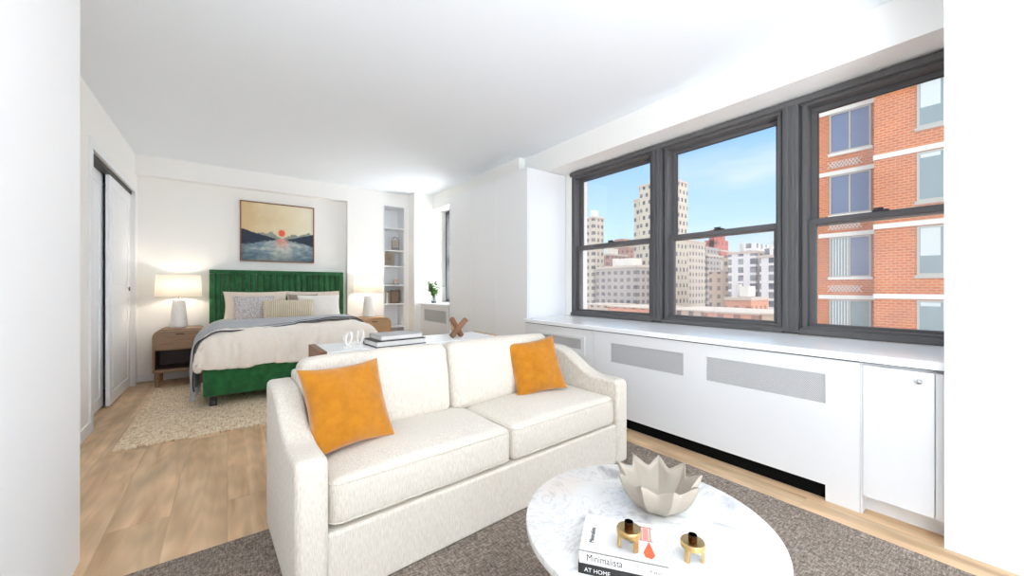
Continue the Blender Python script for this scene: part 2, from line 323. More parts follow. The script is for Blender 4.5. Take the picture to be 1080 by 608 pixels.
# ------------------------------------------------------------------ mesh building
class MB:
    def __init__(s): s.bm = bmesh.new()
    def box(s, x0, y0, z0, x1, y1, z1, rot=None, bevel=0, seg=2):
        r = bmesh.ops.create_cube(s.bm, size=1)['verts']
        bmesh.ops.scale(s.bm, vec=(abs(x1-x0), abs(y1-y0), abs(z1-z0)), verts=r)
        if bevel:
            ed = list({e for v in r for e in v.link_edges})
            q = bmesh.ops.bevel(s.bm, geom=ed, offset=bevel, segments=seg, profile=.5, affect='EDGES')
            r = list({v for f in q['faces'] for v in f.verts} | {v for v in r if v.is_valid})
        if rot is not None: bmesh.ops.rotate(s.bm, cent=(0, 0, 0), matrix=rot, verts=r)
        bmesh.ops.translate(s.bm, vec=((x0+x1)/2, (y0+y1)/2, (z0+z1)/2), verts=r)
        return s
    def cyl(s, p0, p1, r0, r1=None, seg=24, caps=True):
        if r1 is None: r1 = r0
        p0 = Vector(p0); p1 = Vector(p1); d = p1-p0
        r = bmesh.ops.create_cone(s.bm, cap_ends=caps, segments=seg, radius1=r0, radius2=r1, depth=d.length)['verts']
        bmesh.ops.rotate(s.bm, cent=(0, 0, 0), matrix=d.to_track_quat('Z', 'Y').to_matrix(), verts=r)
        bmesh.ops.translate(s.bm, vec=(p0+p1)/2, verts=r)
        return s
    def tube(s, pts, rad, seg=10):
        pts = [Vector(p) for p in pts]; rings = []
        for i, p in enumerate(pts):
            t = (pts[min(i+1, len(pts)-1)]-pts[max(i-1, 0)]).normalized()
            a = t.orthogonal().normalized() if i == 0 else (rings[-1][1]-t*rings[-1][1].dot(t)).normalized()
            b = t.cross(a); rr = rad[i] if isinstance(rad, (list, tuple)) else rad
            rings.append(([s.bm.verts.new(p+(a*math.cos(2*PI*k/seg)+b*math.sin(2*PI*k/seg))*rr) for k in range(seg)], a))
        for (A, _), (B, _) in zip(rings, rings[1:]):
            for k in range(seg): s.bm.faces.new((A[k], A[(k+1) % seg], B[(k+1) % seg], B[k]))
        s.bm.faces.new(rings[0][0][::-1]); s.bm.faces.new(rings[-1][0])
        return s
    def lathe(s, prof, seg=32, cx=0, cy=0, fn=None):
        rings = []
        for i, (r, z) in enumerate(prof):
            ring = []
            for k in range(seg):
                a = 2*PI*k/seg; rr, zz = (r, z) if fn is None else fn(r, z, a, i)
                ring.append(s.bm.verts.new((cx+rr*math.cos(a), cy+rr*math.sin(a), zz)))
            rings.append(ring)
        for A, B in zip(rings, rings[1:]):
            for k in range(seg): s.bm.faces.new((A[k], A[(k+1) % seg], B[(k+1) % seg], B[k]))
        if prof[0][0] > 1e-6: s.bm.faces.new(rings[0][::-1])
        if prof[-1][0] > 1e-6: s.bm.faces.new(rings[-1])
        return s
    def prism(s, pts, axis, a0, a1):
        """extrude a 2-D outline along axis; pts are the two other coordinates in x,y,z order"""
        def v3(p, a):
            return {'x': (a, p[0], p[1]), 'y': (p[0], a, p[1]), 'z': (p[0], p[1], a)}[axis]
        A = [s.bm.verts.new(v3(p, a0)) for p in pts]; B = [s.bm.verts.new(v3(p, a1)) for p in pts]
        n = len(pts)
        for k in range(n): s.bm.faces.new((A[k], A[(k+1) % n], B[(k+1) % n], B[k]))
        s.bm.faces.new(A[::-1]); s.bm.faces.new(B)
        return s
    def ring_frame(s, axis, plane0, plane1, a0, b0, a1, b1, t, bevel=0):
        """rectangular frame of four bars, lying across 'axis'"""
        def bx(u0, v0, u1, v1):
            if axis == 'x': s.box(plane0, u0, v0, plane1, u1, v1, bevel=bevel)
            else: s.box(u0, plane0, v0, u1, plane1, v1, bevel=bevel)
        bx(a0, b0, a1, b0+t); bx(a0, b1-t, a1, b1); bx(a0, b0+t, a0+t, b1-t); bx(a1-t, b0+t, a1, b1-t)
        return s
    def build(s, name, mat, parent=None, smooth=False, bevel=0, subsurf=0, loc=(0, 0, 0), rot=(0, 0, 0), autosm=35):
        bmesh.ops.recalc_face_normals(s.bm, faces=s.bm.faces)
        me = bpy.data.meshes.new(name); s.bm.to_mesh(me); s.bm.free()
        o = bpy.data.objects.new(name, me); C.collection.objects.link(o)
        if mat: me.materials.append(mat)
        if smooth:
            for p in me.polygons: p.use_smooth = True
            if autosm:
                try: me.set_sharp_from_angle(angle=R(autosm))
                except Exception: pass
        if bevel:
            b = o.modifiers.new('bevel', 'BEVEL'); b.width = bevel; b.segments = 3; b.limit_method = 'ANGLE'; b.angle_limit = R(40)
            for p in me.polygons: p.use_smooth = True
            try: me.set_sharp_from_angle(angle=R(60))
            except Exception: pass
        if subsurf:
            b = o.modifiers.new('sub', 'SUBSURF'); b.levels = b.render_levels = subsurf
        o.location = loc; o.rotation_euler = rot
        if parent: o.parent = parent
        return o
def tag(o, label=None, cat=None, group=None, kind=None):
    if label: o['label'] = label
    if cat: o['category'] = cat
    if group: o['group'] = group
    if kind: o['kind'] = kind
    return o
def empty(name, loc, rz=0, label=None, cat=None, group=None):
    o = bpy.data.objects.new(name, None); C.collection.objects.link(o); o.empty_display_size = .1
    o.location = loc; o.rotation_euler = (0, 0, rz)
    return tag(o, label, cat, group)
def struct(o): o['kind'] = 'structure'; return o
def copy_tree(o, parent=None):
    c = o.copy(); C.collection.objects.link(c); c.parent = parent
    for ch in [x for x in bpy.data.objects if x.parent == o]: copy_tree(ch, c)
    return c

def softbox(w, d, h, r, crown=(0, 0), wr=0, wscale=6, n=26, seed=0, hem=0, top_only=False, side_bulge=0):
    """rounded, padded block centred on x,y with its underside at z=0"""
    bm = bmesh.new(); bmesh.ops.create_cube(bm, size=2)
    bmesh.ops.subdivide_edges(bm, edges=bm.edges[:], cuts=n, use_grid_fill=True)
    sd = Vector((seed*3.7, seed*1.9, seed*5.1))
    for v in bm.verts:
        u = Vector(v.co)
        # spread samples towards the edges, clamp to an inner block and push out by r
        q = Vector([math.copysign(1-(1-abs(c))**1.35, c) for c in u])
        p = Vector((q.x*w/2, q.y*d/2, q.z*h/2))
        inner = Vector((max(-(w/2-r), min(w/2-r, p.x)), max(-(d/2-r), min(d/2-r, p.y)), max(-(h/2-r), min(h/2-r, p.z))))
        dv = p-inner
        if dv.length > 1e-6: p = inner+dv.normalized()*r if max(abs(u.x), abs(u.y), abs(u.z)) > .999 else p
        fx = 1-min(1, abs(p.x)/(w/2))**2; fy = 1-min(1, abs(p.y)/(d/2))**2; fz = 1-min(1, abs(p.z)/(h/2))**2
        if p.z > 0: p.z += crown[0]*fx*fy*(p.z/(h/2))
        p.y += math.copysign(crown[1]*fx*fz, p.y)*min(1, abs(p.y)/(d/2))
        p.x += math.copysign(side_bulge*fy*fz, p.x)*min(1, abs(p.x)/(w/2))
        if wr:
            nn = noise.noise_vector(p*wscale+sd); p += nn*wr
            nn = noise.noise_vector(p*wscale*2.3+sd); p += nn*wr*.4
        if hem and p.z < -h/2+r*1.2: p.z += hem*math.sin((p.x+p.y)*14+seed)+hem*noise.noise(p*5+sd)
        v.co = p+Vector((0, 0, h/2))
    m = MB(); m.bm.free(); m.bm = bm
    return m
def pillow_mb(w, h, t, pinch=.07, wr=.006, seed=0, n=26, corner=0.0):
    """throw pillow standing in the XZ plane, bottom edge at z=0, thickness along Y"""
    m = MB(); bm = m.bm; sides = []
    sd = Vector((seed*2.3, seed*4.1, seed))
    for sgn in (1, -1):
        g = []
        for j in range(n+1):
            row = []
            for i in range(n+1):
                u = math.sin((-1+2*i/n)*PI/2); v = math.sin((-1+2*j/n)*PI/2)
                x = w/2*u*(1-pinch*(1-v*v)); z = h/2*v*(1-pinch*(1-u*u))
                th = t/2*((1-u**2)*(1-v**2))**.42
                edge = (1-u**4)*(1-v**4)
                k = noise.noise(Vector((x*9, sgn*2, z*9))+sd)+.5*noise.noise(Vector((x*24, sgn*2, z*24))+sd)
                # creases running in from the rim
                cr = math.sin(x*70+seed)*math.exp(-(1-abs(v))*7)+math.sin(z*70+seed)*math.exp(-(1-abs(u))*7)
                y = sgn*(th+(wr*k+wr*.5*cr)*min(1, edge*2))
                row.append(bm.verts.new((x, y, z+h/2)) if sgn == 1 or (0 < i < n and 0 < j < n) else sides[0][j][i])
            g.append(row)
        sides.append(g)
        for j in range(n):
            for i in range(n):
                f = (g[j][i], g[j][i+1], g[j+1][i+1], g[j+1][i])
                bm.faces.new(f if sgn == 1 else f[::-1])
    return m

# ------------------------------------------------------------------ room shell
XL, XW, ZC = -.795, 2.92, 2.48
YB, YN = 5.70, 5.80            # back wall face, niche face
XF = 2.35                      # front of the radiator covers
YE = .177                      # end of the window run
JX, JY = -.451, 2.15            # plain wall on the left that ends the view
floor = struct(MB().box(-1.6, -2.6, -.12, 3.2, 6.2, 0).build('floor', M['floor']))
struct(MB().box(-1.6, -2.6, ZC, 3.2, 6.2, ZC+.12).build('ceiling', M['ceiling']))
# left wall with closet opening y 4.05..5.62, z up to 2.06
mb = MB()
mb.box(-.95, JY, 0, XL, 4.05, ZC); mb.box(-.95, 5.62, 0, XL, 5.95, ZC); mb.box(-.95, 4.05, 2.065, XL, 5.62, ZC)
wl = struct(mb.build('wall_left', M['wall']))
struct(MB().box(-1.6, -2.6, 0, JX, JY, ZC).build('wall_left', M['wall_end'])).name = 'wall_near'
mb = MB(); mb.box(-1.6, 4.0, 0, -1.5, 5.7, 2.2); mb.box(-1.5, 4.0, 0, -.95, 4.04, 2.2); mb.box(-1.5, 5.63, 0, -.95, 5.7, 2.2); mb.box(-1.5, 4.04, 2.1, -.95, 5.63, 2.2)
struct(mb.build('wall_closet', M['wall']))
# back wall: pilaster + beam at YB, recessed panel at YN, shelf niche x 1.87..2.2
NX0, NX1, NZ = 1.865, 2.195, 2.285
mb = MB()
mb.box(-.95, YN, 0, 1.36, 6.1, ZC)
mb.box(1.36, YB, 0, NX0, 6.1, ZC); mb.box(NX1, YB, 0, 3.2, 6.1, ZC)
mb.box(NX0, YB, NZ, NX1, 6.1, ZC); mb.box(NX0, 5.98, 0, NX1, 6.1, NZ)
struct(mb.build('wall_back', M['wall']))
struct(MB().box(-.95, YB-.02, 2.268, 1.36, YN, ZC).build('trim_beam', M['wall']))
struct(MB().box(2.262, 5.48, 0, XW, YB, ZC).build('wall_pillar', M['wall']))
# window wall
W0, W1, WZ0, WZ1 = .10, 2.82, .75, 2.235
mb = MB()
mb.box(XW, -2.6, 0, XW+.22, 4.75, WZ0); mb.box(XW, -2.6, WZ1, XW+.22, 5.8, ZC)
mb.box(XW, W1, WZ0, XW+.22, 4.75, WZ1)
mb.box(XW, -2.6, WZ0, XW+.22, W0, WZ1)
mb.box(XW, 4.75, 0, XW+.22, 5.8, .80)
struct(mb.build('wall_right', M['wall']))
# beam along the window wall
mb = MB(); mb.box(2.65, YE, 2.252, XW, 3.3, ZC); mb.box(2.57, 3.3, 2.252, XW, 5.48, ZC)
struct(mb.build('trim_soffit', M['soffit']))
# plain wall return at the right end
struct(MB().box(2.305, -2.6, 0, XW, YE, ZC).build('wall_return', M['wall_end']))
# baseboards
def base(name, x0, y0, x1, y1): struct(MB().box(x0, y0, 0, x1, y1, .085, bevel=.003).build(name, M['trim']))
base('baseboard_left', XL, JY, XL+.012, 3.98)
base('baseboard_back', XL, YN-.012, 1.36, YN)
base('baseboard_pier', 1.36, YB-.012, NX0, YB)
# closet casing
mb = MB(); mb.box(XL-.005, 3.985, 0, XL+.012, 4.05, 2.13); mb.box(XL-.005, 5.62, 0, XL+.012, 5.685, 2.13); mb.box(XL-.005, 4.05, 2.062, XL+.012, 5.62, 2.13)
struct(mb.build('trim_closet', M['trim']))
mb = MB(); mb.box(-.93, 4.05, 2.03, -.81, 5.62, 2.062)
struct(mb.build('trim_track', M['frame_dk']))
def closet_door(name, x, y0, y1, pull):
    root = struct(empty(name, (x, (y0+y1)/2, .012)))
    w = (y1-y0)/2; H = 2.02
    m = MB(); m.box(-.012, -w, 0, .006, w, H)
    m.ring_frame('x', .004, .014, -w, 0, w, H, .10, bevel=.002)
    m.box(.004, -w+.1, .92, .014, w-.1, 1.02, bevel=.002)
    for a, b_ in ((.14, .88), (1.06, H-.14)): m.box(.004, -w+.14, a, .0115, w-.14, b_, bevel=.004)
    m.build('door_panel', M['door'], root)
    p = MB(); p.cyl((.012, pull, 1.02), (.020, pull, 1.02), .022, seg=20); p.build('door_handle', M['iron'], root, smooth=True)
    return root
closet_door('door_1', -.885, 4.05, 4.80, -.30)
closet_door('door_2', -.835, 4.745, 5.615, .37)

# ------------------------------------------------------------------ windows
def window(name, y0, y1, x=XW+.03, z0=.765, z1=2.225, zm=1.455):
    root = struct(empty(name, (0, 0, 0)))
    f = MB(); f.ring_frame('x', x-.045, x+.09, y0, z0, y1, z1, .038, bevel=.003)
    f.box(x-.065, y0, z0-.012, x-.03, y1, z0+.022, bevel=.003)
    f.build('window_frame', M['frame'], root)
    a, b_ = y0+.036, y1-.036
    up = MB(); up.ring_frame('x', x+.035, x+.07, a, zm-.02, b_, z1-.034, .034, bevel=.003); up.build('upper_sash', M['frame'], root)
    lo = MB(); lo.ring_frame('x', x-.005, x+.03, a, z0+.02, b_, zm+.025, .036, bevel=.003); lo.build('lower_sash', M['frame'], root)
    MB().box(x+.05, a+.03, zm+.01, x+.054, b_-.03, z1-.066).build('upper_pane', M['pglass'], root)
    MB().box(x+.010, a+.03, z0+.05, x+.014, b_-.03, zm-.008).build('lower_pane', M['pglass_low'], root)
    g = MB(); g.ring_frame('x', x+.044, x+.048, a+.033, zm+.012, b_-.033, z1-.067, .006); g.build('gasket', M['frame_dk'], root)
    yc = (y0+y1)/2
    lk = MB(); lk.box(x-.012, yc-.035, zm+.024, x+.02, yc+.035, zm+.034, bevel=.003); lk.cyl((x+.004, yc, zm+.03), (x+.004, yc, zm+.046), .012); lk.box(x-.02, yc-.008, zm+.036, x+.004, yc+.028, zm+.044, bevel=.002)
    lk.build('sash_lock', M['frame_dk'], root, smooth=True)
    tr = MB()
    tr.box(x-.052, y0+.008, z0+.03, x-.044, y0+.014, z1-.03); tr.box(x-.052, y1-.014, z0+.03, x-.044, y1-.008, z1-.03)
    tr.build('side_track', M['frame_dk'], root)
window('window_1', 1.86, 2.822); window('window_2', .915, 1.775); window('window_3', .10, .83)
mu = MB()
for a, b_ in ((1.775, 1.86), (.83, .915)):
    mu.box(XW-.045, a, .765, XW+.12, b_, 2.225, bevel=.003)
    for q in (.3, .7): mu.box(XW-.055, a+(b_-a)*q-.008, .78, XW-.04, a+(b_-a)*q+.008, 2.21, bevel=.002)
struct(mu.build('trim_mullions', M['frame']))
mu = MB(); mu.box(XW-.05, .10, 2.205, XW-.005, 2.822, 2.238, bevel=.003)
struct(mu.build('trim_window_head', M['frame']))
# far window over the second ledge: dark frame set a little into the room
root = struct(empty('window_4', (0, 0, 0)))
f = MB(); f.ring_frame('x', 2.755, 2.86, 4.85, .82, 5.42, 2.235, .035, bevel=.003); f.build('window_frame', M['frame_dk'], root)
MB().box(2.825, 4.885, 1.44, 2.85, 5.385, 1.49).build('meeting_rail', M['frame_dk'], root)
MB().box(2.83, 4.88, .85, 2.834, 5.39, 2.2).build('pane', M['pglass'], root)
struct(MB().ring_frame('x', 2.80, 3.14, 4.75, .79, 5.48, 2.26, .07).build('trim_window_lining', M['wall']))

# ------------------------------------------------------------------ radiator covers, ledge, cabinets
ZL = .70
# long ledge (sill top) over the covers
led = MB(); led.prism([(XF-.012, .706), (XF-.012, .736), (XF-.006, .742), (XW, .752), (XW, .706)], 'y', 0, 0)
led = MB(); led.prism([(XF-.014, .706), (XF-.014, .733), (XF-.008, .739), (XW-.002, .75), (XW-.002, .706)], 'y', YE+.002, 2.918)
tag(led.build('window_ledge', M['sill'], smooth=False), 'long glossy white ledge running under the three big windows', 'window ledge')
def grille_part(root, y0, y1, z0, z1, framed=False):
    m = MB(); m.box(.004, y0, z0, .008, y1, z1); g = m.build('grille', M['grille'], root); g['label'] = 'grey perforated metal grille'
    if framed:
        q = MB(); q.ring_frame('x', -.008, .006, y0-.045, z0-.045, y1+.045, z1+.025, .022, bevel=.002); q.build('grille_frame', M['cab'], root)
def cover(name, y0, y1, grilles, legs, label, ztop=.698, zbot=.078, framed=False, ofs=XF, cat='radiator cover'):
    root = empty(name, (ofs, 0, 0), 0, label, cat)
    m = MB()
    # front panel built around its grille openings
    ys = [y0]+[v for g in grilles for v in (g[0], g[1])]+[y1]
    for a, b_ in zip(ys[0::2], ys[1::2]): m.box(0, a, zbot, .018, b_, ztop)
    for g in grilles:
        m.box(0, g[0], zbot, .018, g[1], g[2]); m.box(0, g[0], g[3], .018, g[1], ztop)
    m.build('front_panel', M['cab'], root)
    for g in grilles: grille_part(root, g[0]-.004, g[1]+.004, g[2]-.004, g[3]+.004, framed)
    if legs:
        for a, b_ in legs: MB().box(0, a, 0, .018, b_, zbot).build('leg', M['cab'], root)
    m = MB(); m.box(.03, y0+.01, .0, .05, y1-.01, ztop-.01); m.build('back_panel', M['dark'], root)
    MB().box(.004, y0+.001, ztop, .016, y1-.001, .7055).build('gap_shade_strip', M['frame_dk'], root)  # dark strip standing in for the shade under the ledge slab
    return root
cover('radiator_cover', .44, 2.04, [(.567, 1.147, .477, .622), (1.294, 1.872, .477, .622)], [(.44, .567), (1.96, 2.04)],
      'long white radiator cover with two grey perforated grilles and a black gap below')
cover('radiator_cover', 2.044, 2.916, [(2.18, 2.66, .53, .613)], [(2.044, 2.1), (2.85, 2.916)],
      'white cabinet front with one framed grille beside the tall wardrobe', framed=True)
# small door cabinet at the right end
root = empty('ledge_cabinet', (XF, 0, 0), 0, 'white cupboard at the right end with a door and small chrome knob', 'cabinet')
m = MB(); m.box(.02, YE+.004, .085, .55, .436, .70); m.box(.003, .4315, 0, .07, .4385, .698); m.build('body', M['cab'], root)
MB().box(.004, YE+.004, .70, .016, .436, .7055).build('gap_shade_strip', M['frame_dk'], root)  # painted shade line below the slab, as on the covers
m = MB(); m.box(.07, YE+.004, 0, .09, .436, .085); m.build('toe_kick', M['cab'], root)
d = MB().box(0, .207, .085, .018, .430, .690, bevel=.002).build('door', M['cab'], root)
k = MB(); k.cyl((-.012, .25, .648), (0, .25, .648), .005); k.lathe([(0, -.006), (.008, -.005), (.011, 0), (.008, .005), (0, .006)], 20)
bmesh.ops.rotate(k.bm, cent=(0, 0, 0), matrix=Matrix.Rotation(PI/2, 3, 'Y'), verts=[v for v in k.bm.verts if abs(v.co.z) < .02])
bmesh.ops.translate(k.bm, vec=(-.016, .25, .648), verts=[v for v in k.bm.verts if abs(v.co.z) < .02])
k.build('knob', M['chrome'], d, smooth=True)
MB().box(0, YE+.004, .085, .018, .204, .690).build('door', M['cab'], root)
# far ledge with its own cover
root = empty('radiator_cover', (2.365, 0, 0), 0, 'far white radiator cover in the corner alcove, holding the green plant', 'radiator cover')
m = MB(); m.box(-.012, 4.59, .775, .545, 5.476, .81, bevel=.004); m.build('top', M['sill'], root)
m = MB(); m.box(0, 4.59, .03, .018, 5.476, .55); m.box(0, 4.59, .72, .018, 5.476, .775); m.box(0, 4.59, .55, .018, 4.64, .72); m.box(0, 5.36, .55, .018, 5.476, .72)
m.build('front_panel', M['cab'], root)
g = MB().box(.004, 4.636, .546, .008, 5.364, .724).build('grille', M['grille'], root); g['label'] = 'grey perforated metal grille'

# ------------------------------------------------------------------ wardrobe
WX, WY0, WY1, WH = 2.385, 2.925, 4.585, 2.245
root = empty('wardrobe', (WX, WY0, 0), 0, 'tall white handleless wardrobe filling the wall between the windows', 'wardrobe')
m = MB(); m.box(.021, 0, .0, .525, WY1-WY0, WH); m.build('body', M['white'], root, bevel=.002)
n = 3
for i in range(n):
    a = (WY1-WY0)/n
    MB().box(0, i*a+.0022, .06, .018, (i+1)*a-.0022, WH-.002, bevel=.0015).build('door', M['white'], root)

# ------------------------------------------------------------------ shelf niche
root = empty('wall_shelf_unit', (0, 0, 0), 0, 'narrow white built-in shelf niche beside the right bedside lamp', 'shelves')
m = MB(); m.ring_frame('y', YB-.012, 5.975, NX0, .0, NX1, NZ, .014, bevel=.002); m.box(NX0+.01, 5.96, .02, NX1-.01, 5.975, NZ-.02)
m.build('frame', M['trim'], root)
SZ = [.45, .80, 1.085, 1.372, 1.612, 1.95]
for z in SZ:
    MB().box(NX0+.006, YB-.01, z-.018, NX1-.006, 5.96, z, bevel=.002).build('shelf', M['trim'], root)
# things on the shelves
root = empty('arch_ornament', (2.075, 5.78, SZ[4]), 0, 'grey arched metal window ornament on the upper shelf', 'ornament')
m = MB(); pts = [(-.055, 0, .03), (-.055, 0, .15)]+[(-.055*math.cos(a*PI/12), 0, .15+.062*math.sin(a*PI/12)) for a in range(1, 12)]+[(.055, 0, .15), (.055, 0, .03)]
m.tube(pts, .005, 8); m.tube([(-.055, 0, .04), (.055, 0, .04)], .004, 6); m.build('arch_frame', M['iron'], root, smooth=True)
m = MB()
for x in (-.02, .02): m.tube([(x, 0, .04), (x, 0, .2)], .003, 6)
m.tube([(-.055, 0, .14), (.055, 0, .14)], .003, 6); m.build('bars', M['iron'], root)
m = MB(); m.box(-.05, -.004, .045, .05, .0, .155); m.build('panel', M['greige'], root)
m = MB(); m.box(-.065, -.025, 0, .065, .025, .012, bevel=.002)
for x in (-.05, -.017, .017, .05): m.cyl((x, 0, .012), (x, 0, .035), .007, .004, 10)
m.build('base', M['iron'], root)
root = empty('photo_frame', (1.975, 5.78, SZ[3]), 0, 'square greige frame with a small dark heart on the middle shelf', 'picture frame')
m = MB(); m.ring_frame('y', -.01, .01, -.085, 0, .085, .205, .022, bevel=.002); m.build('frame', M['greige'], root)
m = MB(); m.box(-.066, -.002, .02, .066, .006, .186); m.build('backing', flat('taupe_card', srgb(150, 136, 120), .8), root)
m = MB(); hp = []
for k in range(32):
    t = 2*PI*k/32; hp.append((.0018*16*math.sin(t)**3, .108+.0018*(13*math.cos(t)-5*math.cos(2*t)-2*math.cos(3*t)-math.cos(4*t))))
m.prism(hp, 'y', -.006, -.001); m.build('heart', M['photo'], root)
tag(MB().box(1.90, 5.72, SZ[2], 2.12, 5.84, SZ[2]+.014, bevel=.002).build('book', M['iron']), 'thin dark grey book lying flat under the clay arch', 'book')
m = MB(); ap = [(2.05, SZ[2]+.014), (2.05, SZ[2]+.055)]+[(2.0875-.0375*math.cos(a*PI/10), SZ[2]+.055+.035*math.sin(a*PI/10)) for a in range(1, 10)]+[(2.125, SZ[2]+.055), (2.125, SZ[2]+.014), (2.108, SZ[2]+.014)]+[(2.0875+.0205*math.cos(a*PI/8), SZ[2]+.03+.028*math.sin(a*PI/8)) for a in range(0, 9)]+[(2.067, SZ[2]+.014)]
m.prism(ap, 'y', 5.76, 5.79); tag(m.build('clay_arch', flat('blush_clay', srgb(206, 178, 160), .8)), 'small blush clay arch ornament on the thin book', 'ornament')
bx = 1.925
for w, h, c, lb in ((.018, .17, M['paper'], 'slim white book at the left end of the lower shelf row'), (.020, .165, M['greige'], 'slim greige book standing second on the lower shelf'),
                    (.022, .175, M['photo'], 'brown book standing third on the lower shelf')):
    root = empty('book', (bx, 5.80, SZ[1]), 0, lb, 'book', 'books standing on the lower shelf')
    m = MB(); m.box(0, -.06, 0, w, .05, h, bevel=.001); m.build('cover', c, root)
    m = MB(); m.box(.003, -.055, .003, w-.003, .054, h+.001); m.build('pages', M['paper'], root)
    bx += w+.001
root = empty('photo_frame', (2.075, 5.79, SZ[1]), 0, 'dark framed brown photograph leaning on the lower shelf', 'picture frame')
m = MB(); m.ring_frame('y', -.008, .008, -.075, 0, .075, .2, .014, bevel=.001); m.build('frame', M['walnut_dk'], root)
m = MB(); m.box(-.064, -.002, .012, .064, .004, .19); m.build('photo', M['photo'], root)

# ------------------------------------------------------------------ rugs
def rug(name, x0, y0, x1, y1, h, mat, label, wob=.004):
    m = MB(); nx, ny = 60, 60; bm = m.bm
    def edge(p): return noise.noise(Vector((p[0]*12, p[1]*12, 0)))*wob
    top = [[bm.verts.new((x0+(x1-x0)*i/nx+edge((i, j)) * (i in (0, nx)), y0+(y1-y0)*j/ny+edge((j, i))*(j in (0, ny)), h+.0015*noise.noise(Vector((i*.9, j*.9, 3))))) for i in range(nx+1)] for j in range(ny+1)]
    for j in range(ny):
        for i in range(nx): bm.faces.new((top[j][i], top[j][i+1], top[j+1][i+1], top[j+1][i]))
    rim = [top[0][i] for i in range(nx+1)]+[top[j][nx] for j in range(1, ny+1)]+[top[ny][i] for i in range(nx-1, -1, -1)]+[top[j][0] for j in range(ny-1, 0, -1)]
    low = [bm.verts.new((v.co.x, v.co.y, .001)) for v in rim]; k = len(rim)
    for i in range(k): bm.faces.new((rim[i], low[i], low[(i+1) % k], rim[(i+1) % k]))
    bm.faces.new(low)
    return tag(m.build(name, mat, smooth=True), label, 'rug')
rug('jute_rug', -.585, 3.44, 1.72, 5.28, .012, M['jute'], 'natural braided jute rug on the oak floor under the bed', .012)
rug('area_rug', -.42, -1.2, 2.155, 1.93, .011, M['greyrug'], 'large taupe woven rug under the sofa and marble table')

# ------------------------------------------------------------------ bed
BX0, BX1, BY0, BY1 = -.17, 1.29, 4.17, 5.69
bed = empty('bed', ((BX0+BX1)/2, BY0, 0), 0, 'green velvet bed with a channel-tufted headboard on the jute rug', 'bed')
hw = (BX1-BX0)/2
m = MB(); m.box(-hw, 0, .10, hw, BY1-BY0-.07, .345, bevel=.014, seg=3); m.build('bed_base', M['green'], bed, smooth=True, autosm=50)
m = MB(); m.ring_frame('y', BY1-BY0-.07, BY1-BY0+.08, -hw, .06, hw, 1.255, .045, bevel=.008); m.box(-hw+.02, BY1-BY0-.01, .08, hw-.02, BY1-BY0+.07, 1.23)
hb = m.build('headboard', M['green'], bed, smooth=True)
m = MB(); nch = 20; cw = (2*hw-.09)/nch
for i in range(nch):
    x = -hw+.045+cw*(i+.5); pts = []
    for k in range(9):
        a = PI*k/8; pts.append((x-cw/2*math.cos(a), BY1-BY0-.012-.036*math.sin(a)**.7))
    pts += [(x+cw/2, BY1-BY0), (x-cw/2, BY1-BY0)]
    m.prism(pts, 'z', .30, 1.21)
m.build('channel_padding', M['green'], hb, smooth=True)
for x in (-hw+.07, hw-.07):
    for y in (.06, 1.40):
        m = MB(); m.box(x-.025, y-.025, .012, x+.025, y+.025, .105, bevel=.004); m.build('leg', M['black'], bed)
m = softbox(2*hw-.05, 1.42, .22, .06); m.build('mattress', M['whitecotton'], bed, smooth=True, loc=(0, .73, .33), autosm=0)
# duvet
DX, DY0, DY1 = (BX0+BX1)/2, 4.165, 5.58
def duvet_mesh():
    bm = bmesh.new(); nx, ny = 90, 70; W = 1.50; g = []
    import math as mt
    for j in range(ny+1):
        row = []
        for i in range(nx+1):
            s = -1+2*i/nx; t = j/ny
            # arc-length style drape: flat top, rounded shoulders, hanging sides and foot
            a = s*(W/2+.24); fx, dx = prof(abs(a), W/2, .15); x = mt.copysign(fx, a)
            b_ = (1-t)*(1.415+.24)-.0; fy, dy = prof(b_, 1.415, .17); y = DY1-fy
            z = .645-max(dx, dy)-.25*min(dx, dy)
            z = max(z, .335+.012*mt.sin(x*17+y*9)+.012*noise.noise(Vector((x*6, y*6, 0))))
            side = max(dx, dy)
            p = Vector((x, y, z))
            nv = noise.noise_vector(p*4.5)*.013+noise.noise_vector(p*11)*.009
            fold = (.013*mt.sin(((x*38) if dy > dx else (y*34))+4*noise.noise(p*3))+.008*mt.sin(((x*71) if dy > dx else (y*60))+5*noise.noise(p*5)))*min(1, side/.12)
            p += nv
            if dy > .02: p.y -= fold
            if dx > .02: p.x += mt.copysign(fold, s)
            row.append(bm.verts.new((p.x+DX, p.y, p.z)))
        g.append(row)
    for j in range(ny):
        for i in range(nx): bm.faces.new((g[j][i], g[j][i+1], g[j+1][i+1], g[j+1][i]))
    return bm
def prof(a, half, r):
    """distance along the cloth -> (horizontal distance, drop)"""
    fl = half-r
    if a <= fl: return a, .0
    q = (a-fl)/r
    if q <= PI/2: return fl+r*math.sin(q), r*(1-math.cos(q))
    return half, r+(a-fl-r*PI/2)
m = MB(); m.bm.free(); m.bm = duvet_mesh()
o = m.build('duvet', M['duvet'], smooth=True, autosm=0); tag(o, 'cream rumpled duvet spread over the green bed', 'duvet')
sm = o.modifiers.new('thick', 'SOLIDIFY'); sm.thickness = .022; sm.offset = -1
